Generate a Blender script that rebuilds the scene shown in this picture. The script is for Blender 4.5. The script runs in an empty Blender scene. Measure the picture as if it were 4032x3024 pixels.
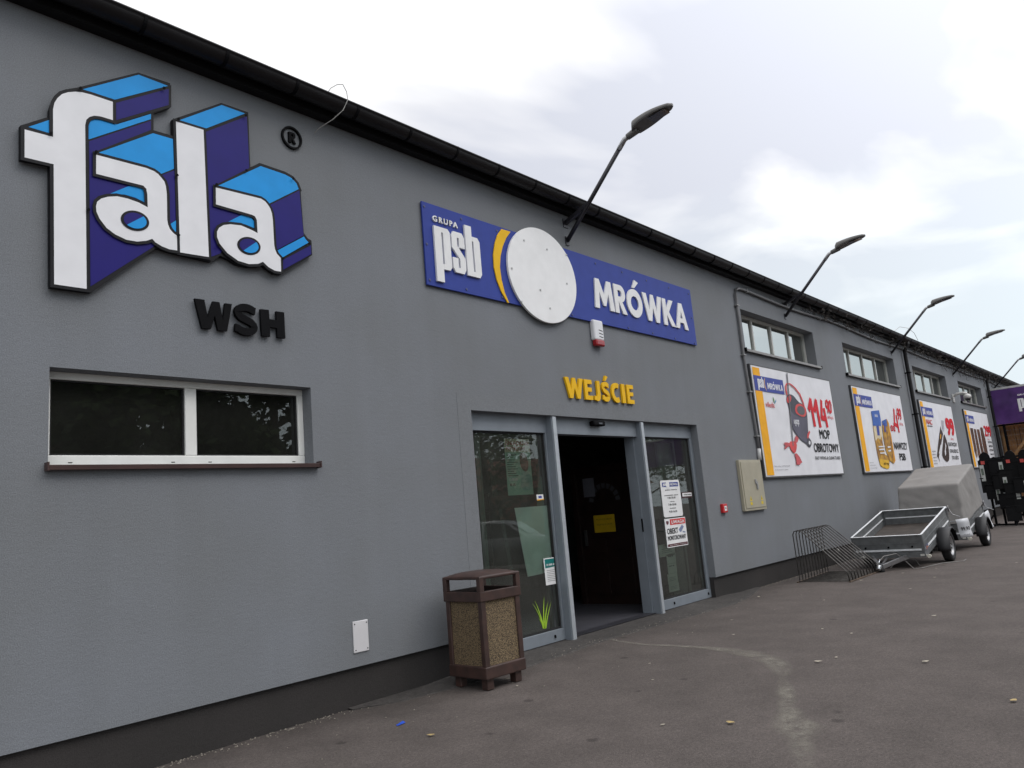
import bpy, bmesh, math, random
from mathutils import Vector, Matrix, noise
random.seed(7)
PI = math.pi
scene = bpy.context.scene
COL = scene.collection

# ------------------------------------------------------------------ camera
F_PX, YAW, PITCH, ROLL, DIST, EYE = 3029.0, 0.859517805, 0.171444536, -0.0878061011, 5.75672239, 1.5
fw = Vector((math.sin(YAW)*math.cos(PITCH), math.cos(YAW)*math.cos(PITCH), math.sin(PITCH)))
r0 = Vector((math.cos(YAW), -math.sin(YAW), 0)); u0 = r0.cross(fw)
rt = r0*math.cos(ROLL) + u0*math.sin(ROLL); up = -r0*math.sin(ROLL) + u0*math.cos(ROLL)
CAM = Vector((0, -DIST, EYE))
cd = bpy.data.cameras.new('camera'); cam = bpy.data.objects.new('camera', cd); COL.objects.link(cam)
cd.sensor_width = 36; cd.lens = F_PX/4032*36; cd.clip_end = 3000; cd.clip_start = .05
cam.matrix_world = Matrix(((rt.x, up.x, -fw.x, CAM.x), (rt.y, up.y, -fw.y, CAM.y), (rt.z, up.z, -fw.z, CAM.z), (0, 0, 0, 1)))
scene.camera = cam

# ------------------------------------------------------------------ light
SUN_EL, SUN_AZ = math.radians(50), math.radians(160)      # azimuth from +y toward +x
w = bpy.data.worlds.new('World'); scene.world = w; w.use_nodes = True
nt = w.node_tree; N = nt.nodes; L = nt.links
for n in list(N): N.remove(n)
out = N.new('ShaderNodeOutputWorld')
sky = N.new('ShaderNodeTexSky'); sky.sky_type = 'NISHITA'; sky.sun_disc = False
sky.sun_elevation = SUN_EL; sky.sun_rotation = SUN_AZ; sky.air_density = 1.0; sky.dust_density = 3.0
bg1 = N.new('ShaderNodeBackground'); bg1.inputs[1].default_value = .1
L.new(sky.outputs[0], bg1.inputs[0])
tc = N.new('ShaderNodeTexCoord')
sep = N.new('ShaderNodeSeparateXYZ'); L.new(tc.outputs['Generated'], sep.inputs[0])
mxz = N.new('ShaderNodeMath'); mxz.operation = 'MAXIMUM'; mxz.inputs[1].default_value = .12; L.new(sep.outputs[2], mxz.inputs[0])
dx = N.new('ShaderNodeMath'); dx.operation = 'DIVIDE'; L.new(sep.outputs[0], dx.inputs[0]); L.new(mxz.outputs[0], dx.inputs[1])
dy = N.new('ShaderNodeMath'); dy.operation = 'DIVIDE'; L.new(sep.outputs[1], dy.inputs[0]); L.new(mxz.outputs[0], dy.inputs[1])
cmb = N.new('ShaderNodeCombineXYZ'); L.new(dx.outputs[0], cmb.inputs[0]); L.new(dy.outputs[0], cmb.inputs[1])
mp = N.new('ShaderNodeMapping'); mp.inputs['Location'].default_value = (3.7, 3.0, 0); mp.inputs['Rotation'].default_value = (0, 0, 1.3)
mp.inputs['Scale'].default_value = (.75, 1.5, 1); L.new(cmb.outputs[0], mp.inputs[0])
nz = N.new('ShaderNodeTexNoise'); nz.inputs['Scale'].default_value = 1.0; nz.inputs['Detail'].default_value = 5; nz.inputs['Roughness'].default_value = .47
nz.inputs['Distortion'].default_value = .35; L.new(mp.outputs[0], nz.inputs['Vector'])
rp = N.new('ShaderNodeValToRGB'); cr = rp.color_ramp
cr.elements[0].position = .455; cr.elements[0].color = (1.16, 1.16, 1.17, 1)
cr.elements[1].position = .60; cr.elements[1].color = (.75, .775, .86, 1)
e = cr.elements.new(.53); e.color = (.92, .93, .98, 1)
sx_ = N.new('ShaderNodeMath'); sx_.operation = 'SUBTRACT'; L.new(sep.outputs[0], sx_.inputs[0]); L.new(sep.outputs[1], sx_.inputs[1])
ma_ = N.new('ShaderNodeMath'); ma_.operation = 'MULTIPLY_ADD'; L.new(sx_.outputs[0], ma_.inputs[0]); ma_.inputs[1].default_value = .09; L.new(nz.outputs[0], ma_.inputs[2])   # the cover thickens toward +x
L.new(ma_.outputs[0], rp.inputs[0])
# low down the cloud sheet thins to a pale blue
rp2 = N.new('ShaderNodeValToRGB'); rp2.color_ramp.elements[0].position = .14; rp2.color_ramp.elements[1].position = .38
L.new(sep.outputs[2], rp2.inputs[0])
mixc = N.new('ShaderNodeMix'); mixc.data_type = 'RGBA'; L.new(rp2.outputs[0], mixc.inputs[0])
mixc.inputs[6].default_value = (.82, .91, .96, 1); L.new(rp.outputs[0], mixc.inputs[7])
bg2 = N.new('ShaderNodeBackground'); L.new(mixc.outputs[2], bg2.inputs[0])
# the cloud sheet glows round the hidden sun
sdv = (math.sin(SUN_AZ)*math.cos(SUN_EL), math.cos(SUN_AZ)*math.cos(SUN_EL), math.sin(SUN_EL))
dt = N.new('ShaderNodeVectorMath'); dt.operation = 'DOT_PRODUCT'; L.new(tc.outputs['Generated'], dt.inputs[0]); dt.inputs[1].default_value = sdv
mrg = N.new('ShaderNodeMapRange'); mrg.interpolation_type = 'SMOOTHSTEP'; mrg.inputs[1].default_value = .1; mrg.inputs[2].default_value = 1.; mrg.inputs[3].default_value = 1.; mrg.inputs[4].default_value = 1.9
L.new(dt.outputs['Value'], mrg.inputs[0]); L.new(mrg.outputs[0], bg2.inputs[1])
ms = N.new('ShaderNodeMixShader'); ms.inputs[0].default_value = .93
L.new(bg1.outputs[0], ms.inputs[1]); L.new(bg2.outputs[0], ms.inputs[2]); L.new(ms.outputs[0], out.inputs[0])
sd = bpy.data.lights.new('sun', 'SUN'); so = bpy.data.objects.new('sun', sd); COL.objects.link(so)
sd.energy = 1.0; sd.angle = math.radians(32); sd.color = (1, .96, .9)
sdir = Vector((math.sin(SUN_AZ)*math.cos(SUN_EL), math.cos(SUN_AZ)*math.cos(SUN_EL), math.sin(SUN_EL)))
so.rotation_euler = sdir.to_track_quat('Z', 'Y').to_euler()
scene.view_settings.view_transform = 'Standard'; scene.view_settings.look = 'None'
scene.view_settings.exposure = 0.0; scene.view_settings.gamma = 1
try:
    scene.cycles.use_denoising = True; scene.cycles.max_bounces = 8; scene.cycles.transparent_max_bounces = 16
except Exception: pass

# ------------------------------------------------------------------ calibration: a point of the photo -> a point on a real plane
def ray(px, py): return fw + rt*((px-2016)/F_PX) - up*((py-1512)/F_PX)
def on_y(px, py, y=0.0):
    d = ray(px, py); t = (y-CAM.y)/d.y; return CAM + d*t
def on_z(px, py, z=0.0):
    d = ray(px, py); t = (z-CAM.z)/d.z; return CAM + d*t
def on_x(px, py, x):
    d = ray(px, py); t = (x-CAM.x)/d.x; return CAM + d*t
def zoomf(x0, y0, s): return lambda a, b: (x0+a*s, y0+b*s)
Z1 = zoomf(0, 200, .6027); Z3 = zoomf(1600, 700, .5425); Z4 = zoomf(1700, 1500, .7233)
ZP1 = zoomf(2940, 1420, .28944); ZP2 = zoomf(3340, 1500, .24116); ZP3 = zoomf(3600, 1500, .24116)
ZD = zoomf(2500, 1850, .2713); ZS = zoomf(1750, 1550, .3616); ZB = zoomf(2000, 2100, .3616)
Z2 = zoomf(0, 1100, .6329)

# ------------------------------------------------------------------ materials
MATS = {}
def mat(name, col, rough=.6, metal=0., var=.12, vs=6., bump=0., bs=60., col2=None, spec=.5, coat=0., fine=0., fs=150.):
    if name in MATS: return MATS[name]
    m = bpy.data.materials.new(name); m.use_nodes = True; nt = m.node_tree; b = nt.nodes['Principled BSDF']
    b.inputs['Roughness'].default_value = rough; b.inputs['Metallic'].default_value = metal
    b.inputs['Specular IOR Level'].default_value = spec; b.inputs['Coat Weight'].default_value = coat
    tc = nt.nodes.new('ShaderNodeTexCoord'); n = nt.nodes.new('ShaderNodeTexNoise')
    n.inputs['Scale'].default_value = vs; n.inputs['Detail'].default_value = 5
    nt.links.new(tc.outputs['Object'], n.inputs['Vector'])
    r = nt.nodes.new('ShaderNodeValToRGB'); c2 = col2 or tuple(c*(1-var) for c in col)
    c1 = col if col2 else tuple(c*(1+var) for c in col)
    r.color_ramp.elements[0].position = .35; r.color_ramp.elements[1].position = .65
    r.color_ramp.elements[0].color = (*c2, 1); r.color_ramp.elements[1].color = (*c1, 1)
    nt.links.new(n.outputs[0], r.inputs[0]); last = r.outputs[0]
    if fine:
        n3 = nt.nodes.new('ShaderNodeTexNoise'); n3.inputs['Scale'].default_value = fs; n3.inputs['Detail'].default_value = 3
        nt.links.new(tc.outputs['Object'], n3.inputs['Vector'])
        mr = nt.nodes.new('ShaderNodeMapRange'); mr.inputs[1].default_value = .3; mr.inputs[2].default_value = .7
        mr.inputs[3].default_value = 1-fine; mr.inputs[4].default_value = 1+fine; nt.links.new(n3.outputs[0], mr.inputs[0])
        vm = nt.nodes.new('ShaderNodeVectorMath'); vm.operation = 'SCALE'
        nt.links.new(last, vm.inputs[0]); nt.links.new(mr.outputs[0], vm.inputs['Scale']); last = vm.outputs[0]
    nt.links.new(last, b.inputs['Base Color'])
    if bump:
        n2 = nt.nodes.new('ShaderNodeTexNoise'); n2.inputs['Scale'].default_value = bs; n2.inputs['Detail'].default_value = 6
        nt.links.new(tc.outputs['Object'], n2.inputs['Vector'])
        bp = nt.nodes.new('ShaderNodeBump'); bp.inputs['Strength'].default_value = bump; bp.inputs['Distance'].default_value = .02
        nt.links.new(n2.outputs[0], bp.inputs['Height']); nt.links.new(bp.outputs[0], b.inputs['Normal'])
    MATS[name] = m; return m
def glass(name, tint, ior, painted_haze=0.):
    m = bpy.data.materials.new(name); m.use_nodes = True; nt = m.node_tree; N = nt.nodes; N.remove(N['Principled BSDF'])
    o = N['Material Output']; fr = N.new('ShaderNodeFresnel'); fr.inputs[0].default_value = ior
    tr = N.new('ShaderNodeBsdfTransparent'); tr.inputs[0].default_value = (*tint, 1)
    gl = N.new('ShaderNodeBsdfGlossy'); gl.inputs['Roughness'].default_value = .006; gl.inputs[0].default_value = (.95, .98, .97, 1)
    # very slight waviness of the pane
    tc = N.new('ShaderNodeTexCoord'); n = N.new('ShaderNodeTexNoise'); n.inputs['Scale'].default_value = 1.3; n.inputs['Detail'].default_value = 1
    nt.links.new(tc.outputs['Object'], n.inputs['Vector']); bp = N.new('ShaderNodeBump'); bp.inputs['Strength'].default_value = .08; bp.inputs['Distance'].default_value = .02
    nt.links.new(n.outputs[0], bp.inputs['Height']); nt.links.new(bp.outputs[0], gl.inputs['Normal'])
    mx = N.new('ShaderNodeMixShader'); nt.links.new(fr.outputs[0], mx.inputs[0]); nt.links.new(tr.outputs[0], mx.inputs[1]); nt.links.new(gl.outputs[0], mx.inputs[2])
    if painted_haze:    # patchy diffuse haze painted into the pane in place of brighter reflections
        df = N.new('ShaderNodeBsdfDiffuse'); df.inputs[0].default_value = (.62, .63, .56, 1); n2 = N.new('ShaderNodeTexNoise'); n2.inputs['Scale'].default_value = 2.2; n2.inputs['Detail'].default_value = 5
        nt.links.new(tc.outputs['Object'], n2.inputs['Vector']); mr = N.new('ShaderNodeMapRange'); mr.inputs[1].default_value = .3; mr.inputs[2].default_value = .7; mr.inputs[3].default_value = painted_haze*.65; mr.inputs[4].default_value = painted_haze*1.35
        nt.links.new(n2.outputs[0], mr.inputs[0]); m2 = N.new('ShaderNodeMixShader'); nt.links.new(mr.outputs[0], m2.inputs[0]); nt.links.new(mx.outputs[0], m2.inputs[1]); nt.links.new(df.outputs[0], m2.inputs[2]); mx = m2
    nt.links.new(mx.outputs[0], o.inputs[0]); MATS[name] = m; return m

def stucco_mat(name, base, warm, bump=.5):
    m = bpy.data.materials.new(name); m.use_nodes = True; nt = m.node_tree; N = nt.nodes; b = N['Principled BSDF']
    b.inputs['Roughness'].default_value = .9; b.inputs['Specular IOR Level'].default_value = .25
    tc = N.new('ShaderNodeTexCoord')
    n = N.new('ShaderNodeTexNoise'); n.inputs['Scale'].default_value = .9; n.inputs['Detail'].default_value = 6; nt.links.new(tc.outputs['Object'], n.inputs['Vector'])
    r = N.new('ShaderNodeValToRGB'); r.color_ramp.elements[0].position = .3; r.color_ramp.elements[1].position = .7
    r.color_ramp.elements[0].color = (*warm, 1); r.color_ramp.elements[1].color = (*base, 1); nt.links.new(n.outputs[0], r.inputs[0])
    # grain
    g = N.new('ShaderNodeTexNoise'); g.inputs['Scale'].default_value = 130; g.inputs['Detail'].default_value = 3; nt.links.new(tc.outputs['Object'], g.inputs['Vector'])
    mr = N.new('ShaderNodeMapRange'); mr.inputs[1].default_value = .3; mr.inputs[2].default_value = .7; mr.inputs[3].default_value = .82; mr.inputs[4].default_value = 1.18; nt.links.new(g.outputs[0], mr.inputs[0])
    # faint vertical rain streaks
    mpn = N.new('ShaderNodeMapping'); mpn.inputs['Scale'].default_value = (5, 5, .22); nt.links.new(tc.outputs['Object'], mpn.inputs[0])
    s = N.new('ShaderNodeTexNoise'); s.inputs['Scale'].default_value = 1.; s.inputs['Detail'].default_value = 4; nt.links.new(mpn.outputs[0], s.inputs['Vector'])
    mr2 = N.new('ShaderNodeMapRange'); mr2.inputs[1].default_value = .3; mr2.inputs[2].default_value = .7; mr2.inputs[3].default_value = .98; mr2.inputs[4].default_value = 1.02; nt.links.new(s.outputs[0], mr2.inputs[0])
    mu = N.new('ShaderNodeMath'); mu.operation = 'MULTIPLY'; nt.links.new(mr.outputs[0], mu.inputs[0]); nt.links.new(mr2.outputs[0], mu.inputs[1])
    vm = N.new('ShaderNodeVectorMath'); vm.operation = 'SCALE'; nt.links.new(r.outputs[0], vm.inputs[0]); nt.links.new(mu.outputs[0], vm.inputs['Scale'])
    nt.links.new(vm.outputs[0], b.inputs['Base Color'])
    h = N.new('ShaderNodeTexNoise'); h.inputs['Scale'].default_value = 120; h.inputs['Detail'].default_value = 5; nt.links.new(tc.outputs['Object'], h.inputs['Vector'])
    mp2 = N.new('ShaderNodeMapping'); mp2.inputs['Scale'].default_value = (12, 12, 22); nt.links.new(tc.outputs['Object'], mp2.inputs[0])
    h2 = N.new('ShaderNodeTexNoise'); h2.inputs['Scale'].default_value = 1.5; h2.inputs['Detail'].default_value = 4; nt.links.new(mp2.outputs[0], h2.inputs['Vector'])
    ad = N.new('ShaderNodeMath'); ad.operation = 'ADD'; nt.links.new(h.outputs[0], ad.inputs[0]); nt.links.new(h2.outputs[0], ad.inputs[1])
    bp = N.new('ShaderNodeBump'); bp.inputs['Strength'].default_value = bump*.55; bp.inputs['Distance'].default_value = .008
    nt.links.new(ad.outputs[0], bp.inputs['Height']); nt.links.new(bp.outputs[0], b.inputs['Normal'])
    MATS[name] = m; return m

def asphalt_mat(name, c1, c2, spots=True, sc=1.):
    m = bpy.data.materials.new(name); m.use_nodes = True; nt = m.node_tree; N = nt.nodes; b = N['Principled BSDF']
    b.inputs['Roughness'].default_value = .88; b.inputs['Specular IOR Level'].default_value = .3
    tc = N.new('ShaderNodeTexCoord')
    def noi(scale, det=4, rg=.55):
        n = N.new('ShaderNodeTexNoise'); n.inputs['Scale'].default_value = scale; n.inputs['Detail'].default_value = det; n.inputs['Roughness'].default_value = rg
        nt.links.new(tc.outputs['Object'], n.inputs['Vector']); return n.outputs[0]
    def rng(sock, a, bb, c, d):
        r = N.new('ShaderNodeMapRange'); r.inputs[1].default_value = a; r.inputs[2].default_value = bb; r.inputs[3].default_value = c; r.inputs[4].default_value = d
        nt.links.new(sock, r.inputs[0]); return r.outputs[0]
    def mul(a, bb):
        x = N.new('ShaderNodeMath'); x.operation = 'MULTIPLY'; nt.links.new(a, x.inputs[0]); nt.links.new(bb, x.inputs[1]); return x.outputs[0]
    r = N.new('ShaderNodeValToRGB'); r.color_ramp.elements[0].position = .3; r.color_ramp.elements[1].position = .7
    r.color_ramp.elements[0].color = (*c2, 1); r.color_ramp.elements[1].color = (*c1, 1); nt.links.new(noi(.55, 7, .6), r.inputs[0])
    k = mul(mul(rng(noi(60*sc, 4, .8), .3, .7, .60, 1.38), rng(noi(22*sc, 4), .3, .7, .88, 1.12)), rng(noi(2.2, 5, .6), .3, .7, .88, 1.1))
    if spots:
        v = N.new('ShaderNodeTexVoronoi'); v.inputs['Scale'].default_value = 1.6
        jn = N.new('ShaderNodeTexNoise'); jn.inputs['Scale'].default_value = 22; jn.inputs['Detail'].default_value = 3; nt.links.new(tc.outputs['Object'], jn.inputs['Vector'])
        jm = N.new('ShaderNodeVectorMath'); jm.operation = 'MULTIPLY_ADD'; nt.links.new(jn.outputs['Color'], jm.inputs[0]); jm.inputs[1].default_value = (.05,)*3; nt.links.new(tc.outputs['Object'], jm.inputs[2]); nt.links.new(jm.outputs[0], v.inputs['Vector'])
        k = mul(k, rng(v.outputs['Distance'], .05, .085, .58, 1.))
        v2 = N.new('ShaderNodeTexVoronoi'); v2.inputs['Scale'].default_value = 30; nt.links.new(tc.outputs['Object'], v2.inputs['Vector'])
        k = mul(k, rng(v2.outputs['Distance'], .05, .12, 1.9, 1.))
    if spots:   # asphalt colour darkens in a ragged band along the wall foot
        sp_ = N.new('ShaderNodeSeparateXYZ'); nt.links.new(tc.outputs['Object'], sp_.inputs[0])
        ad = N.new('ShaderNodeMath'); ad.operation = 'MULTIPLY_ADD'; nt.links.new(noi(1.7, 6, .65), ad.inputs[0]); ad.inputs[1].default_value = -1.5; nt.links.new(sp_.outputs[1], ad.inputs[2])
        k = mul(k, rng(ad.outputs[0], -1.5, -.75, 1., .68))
    vm = N.new('ShaderNodeVectorMath'); vm.operation = 'SCALE'; nt.links.new(r.outputs[0], vm.inputs[0]); nt.links.new(k, vm.inputs['Scale'])
    nt.links.new(vm.outputs[0], b.inputs['Base Color'])
    bp = N.new('ShaderNodeBump'); bp.inputs['Strength'].default_value = .8; bp.inputs['Distance'].default_value = .01
    nt.links.new(noi(150*sc, 4), bp.inputs['Height']); nt.links.new(bp.outputs[0], b.inputs['Normal'])
    MATS[name] = m; return m

M_WALL = stucco_mat('grey_stucco', (.184, .195, .213), (.166, .174, .183))
M_BAND = stucco_mat('grey_stucco_band', (.186, .196, .213), (.169, .177, .185), .35)
M_PLINTH = stucco_mat('dark_plinth_render', (.040, .036, .035), (.030, .028, .027), .4)
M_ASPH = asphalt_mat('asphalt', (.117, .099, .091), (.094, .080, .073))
M_APRON = asphalt_mat('coarse_asphalt', (.072, .066, .062), (.045, .041, .039), False, .5)
M_GUT = mat('gutter_steel', (.008, .007, .008), .45, 0., .15, spec=.3)
M_FASC = mat('fascia_metal', (.008, .008, .009), .6, spec=.2)
M_ROOF = mat('roof_sheet', (.06, .06, .065), .5, .2)
M_PVC = mat('white_pvc', (.72, .72, .69), .4, var=.04)
M_CREAM = mat('grey_white_frame', (.46, .46, .43), .45, var=.06)
M_SILL = mat('brown_sill_metal', (.045, .022, .020), .4, var=.15)
M_SILLG = mat('grey_sill_metal', (.20, .19, .185), .45)
M_ALU = mat('grey_aluminium', (.20, .225, .255), .45, .1, var=.05)
M_ALU2 = mat('pale_aluminium_edge', (.42, .45, .48), .35, .3, var=.05)
M_RUB = mat('black_rubber', (.012, .012, .013), .8, var=.2)
M_BLK = mat('matt_black', (.005, .005, .006), .7, spec=.08)
M_GLW = glass('window_glass', (.55, .62, .56), 1.7, .018)
M_GLH = glass('high_window_glass', (.10, .11, .11), 6., .05)
M_GLD = glass('door_glass', (.82, .90, .85), 1.65, .035)
M_DARKIN = mat('interior_wall', (.13, .135, .13), .8)
M_INFLOOR = mat('interior_floor', (.05, .05, .06), .6)
M_BLUE = mat('sign_blue', (.030, .052, .270), .55, var=.05, spec=.2)
M_WHITE = mat('sign_white', (.74, .74, .74), .5, var=.03, spec=.25)
M_YEL = mat('sign_yellow', (.78, .45, .008), .55, var=.04, spec=.2)
M_LBLUE = mat('logo_light_blue', (.012, .27, .66), .5, var=.05, spec=.2)
M_DBLUE = mat('logo_dark_blue', (.012, .008, .140), .5, var=.05, spec=.2)
M_LWH = mat('logo_white', (.72, .72, .74), .5, var=.03, spec=.25)
M_PAPER = mat('poster_white', (.70, .70, .73), .6, var=.04, vs=3, bump=.25, bs=3, spec=.2)
M_PYEL = mat('poster_yellow', (.80, .38, .015), .6, var=.05, spec=.2)
M_PBLUE = mat('poster_blue', (.055, .075, .30), .6, var=.06, spec=.2)
M_PRED = mat('poster_red', (.58, .02, .03), .6, var=.06, spec=.2)
M_INK = mat('ink_black', (.012, .012, .014), .7, spec=.15)
M_GINK = mat('ink_grey', (.14, .14, .15), .6)

# ------------------------------------------------------------------ mesh helpers
def link(name, bm, m, parent=None, smooth=False, bevel=0., seg=2):
    me = bpy.data.meshes.new(name); bm.normal_update(); bm.to_mesh(me); bm.free()
    for mm in (m if isinstance(m, (list, tuple)) else [m]): me.materials.append(mm)
    o = bpy.data.objects.new(name, me); COL.objects.link(o)
    if parent: o.parent = parent
    if smooth:
        for p in me.polygons: p.use_smooth = True
    if bevel:
        md = o.modifiers.new('bevel', 'BEVEL'); md.width = bevel; md.segments = seg; md.limit_method = 'ANGLE'; md.angle_limit = math.radians(40)
    return o
def box(bm, x0, x1, y0, y1, z0, z1, mi=0):
    v = [bm.verts.new(p) for p in ((x0,y0,z0),(x1,y0,z0),(x1,y1,z0),(x0,y1,z0),(x0,y0,z1),(x1,y0,z1),(x1,y1,z1),(x0,y1,z1))]
    for q in ((0,3,2,1),(4,5,6,7),(0,1,5,4),(1,2,6,5),(2,3,7,6),(3,0,4,7)):
        bm.faces.new([v[i] for i in q]).material_index = mi
def tube(bm, pts, r, n=8, cap=True, mi=0, radii=None):
    pts = [Vector(p) for p in pts]; rings = []
    for i, p in enumerate(pts):
        a = pts[max(i-1, 0)]; b = pts[min(i+1, len(pts)-1)]; d = (b-a).normalized()
        ref = Vector((0, 0, 1)) if abs(d.z) < .9 else Vector((1, 0, 0))
        s = d.cross(ref).normalized(); t = s.cross(d)
        rr = radii[i] if radii else r
        rings.append([bm.verts.new(p + (s*math.cos(2*PI*k/n) + t*math.sin(2*PI*k/n))*rr) for k in range(n)])
    for a, b in zip(rings, rings[1:]):
        for k in range(n):
            f = bm.faces.new((a[k], a[(k+1) % n], b[(k+1) % n], b[k])); f.smooth = n > 5; f.material_index = mi
    if cap:
        bm.faces.new(rings[0][::-1]).material_index = mi; bm.faces.new(rings[-1]).material_index = mi
def bar(bm, a, b, wd, ht, upv=(0, 0, 1), mi=0):
    a = Vector(a); b = Vector(b); d = (b-a).normalized(); u = Vector(upv); s = d.cross(u).normalized(); u = s.cross(d)
    vs = []
    for p in (a, b):
        for i, j in ((-1,-1),(1,-1),(1,1),(-1,1)): vs.append(bm.verts.new(p + s*(i*wd/2) + u*(j*ht/2)))
    for q in ((0,1,2,3),(7,6,5,4),(0,4,5,1),(1,5,6,2),(2,6,7,3),(3,7,4,0)): bm.faces.new([vs[i] for i in q]).material_index = mi
def prism_y(bm, poly, y_front, y_back, mi=0):
    """polygon in (x,z), extruded from y_front (towards viewer, smaller y) to y_back"""
    a = sum(poly[i][0]*poly[(i+1) % len(poly)][1]-poly[(i+1) % len(poly)][0]*poly[i][1] for i in range(len(poly)))
    if a < 0: poly = poly[::-1]
    f = [bm.verts.new((x, y_front, z)) for x, z in poly]
    bm.faces.new(f).material_index = mi
    if y_back is not None and y_back != y_front:
        b = [bm.verts.new((x, y_back, z)) for x, z in poly]
        bm.faces.new(b[::-1]).material_index = mi
        n = len(poly)
        for i in range(n): bm.faces.new((f[(i+1) % n], f[i], b[i], b[(i+1) % n])).material_index = mi
def ellipse(cx, cz, rx, rz, n=40, rot=0.):
    return [(cx+rx*math.cos(t)*math.cos(rot)-rz*math.sin(t)*math.sin(rot), cz+rx*math.cos(t)*math.sin(rot)+rz*math.sin(t)*math.cos(rot)) for t in (2*PI*i/n for i in range(n))]
def BM(): return bmesh.new()
def thing(name, label, cat, loc=(0, 0, 0), group=None, rot=(0, 0, 0)):
    o = bpy.data.objects.new(name, None); COL.objects.link(o); o.location = loc; o.rotation_euler = rot
    o['label'] = label; o['category'] = cat; o.empty_display_size = .1
    if group: o['group'] = group
    return o
def tag(o, label, cat, group=None):
    o['label'] = label; o['category'] = cat
    if group: o['group'] = group
    return o
def base_at(root):      # parts were built in world coordinates: keep them in place under a moved Empty
    inv = (Matrix.Translation(root.location)).inverted()
    for c in root.children: c.matrix_parent_inverse = inv
def text_bm(body, offset=0., extrude=0., res=3, space=1.):
    cu = bpy.data.curves.new('txt', 'FONT'); cu.body = body; cu.offset = offset; cu.extrude = extrude; cu.resolution_u = res
    cu.align_x = 'CENTER'; cu.space_character = space; cu.space_line = 1.1
    ob = bpy.data.objects.new('txt', cu); COL.objects.link(ob); bpy.context.view_layer.update()
    dg = bpy.context.evaluated_depsgraph_get(); me = bpy.data.meshes.new_from_object(ob.evaluated_get(dg))
    bm = bmesh.new(); bm.from_mesh(me); bpy.data.objects.remove(ob); bpy.data.curves.remove(cu); bpy.data.meshes.remove(me)
    return bm
def add_text(bm, body, x0, x1, z0, z1, y, depth=0., offset=0., mi=0, flip=False, space=1., shear=0.):
    """text fitted to the rectangle, standing in the xz plane, front at y; bold text is laid down as slightly shifted copies"""
    t = text_bm(body, 0., .5 if depth else 0., space=space)
    xs = [v.co.x for v in t.verts]; ys = [v.co.y for v in t.verts]
    ax, bx, ay, by = min(xs), max(xs), min(ys), max(ys)
    kx = (x1-x0)/(bx-ax+2*offset); kz = (z1-z0)/(by-ay+2*offset*.7)
    sh = [(0, 0)] if offset < .004 else [(-1, -.7), (1, -.7), (1, .7), (-1, .7), (0, 0)]
    for n_, (sx, sz) in enumerate(sh):
        mp = {}
        for v in t.verts:
            x = x0+(v.co.x-ax+offset*(1+sx))*kx; z = z0+(v.co.y-ay+offset*(.7+sz))*kz; x += shear*(z-z0)
            yy = y - .00025*n_ + (depth*(.5-v.co.z) if depth else 0.)
            mp[v] = bm.verts.new((x, yy, z))
        for f in t.faces:
            try: nf = bm.faces.new([mp[v] for v in f.verts]); nf.material_index = mi
            except ValueError: pass
    t.free()
def strip(pts, w, closed=False):
    n = len(pts); L_, R_ = [], []
    for i, p in enumerate(pts):
        a = Vector(pts[(i-1) % n] if closed or i else pts[0]); b = Vector(pts[(i+1) % n] if closed or i < n-1 else pts[-1]); d = (b-a).normalized(); m_ = Vector((-d.y, d.x))*w/2
        L_.append((p[0]+m_.x, p[1]+m_.y)); R_.append((p[0]-m_.x, p[1]-m_.y))
    return [[L_[i], L_[(i+1) % n], R_[(i+1) % n], R_[i]] for i in range(n if closed else n-1)]
def arc_(cx, cy, rx, ry, a0, a1, n=14): return [(cx+rx*math.cos(math.radians(a0+(a1-a0)*k/n)), cy+ry*math.sin(math.radians(a0+(a1-a0)*k/n))) for k in range(n+1)]
def ring_(cx, cy, ro, ri, n=36):
    o = arc_(cx, cy, *ro, 0, 360, n); i = arc_(cx, cy, *ri, 0, 360, n); return [[o[k], o[k+1], i[k+1], i[k]] for k in range(n)]
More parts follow.
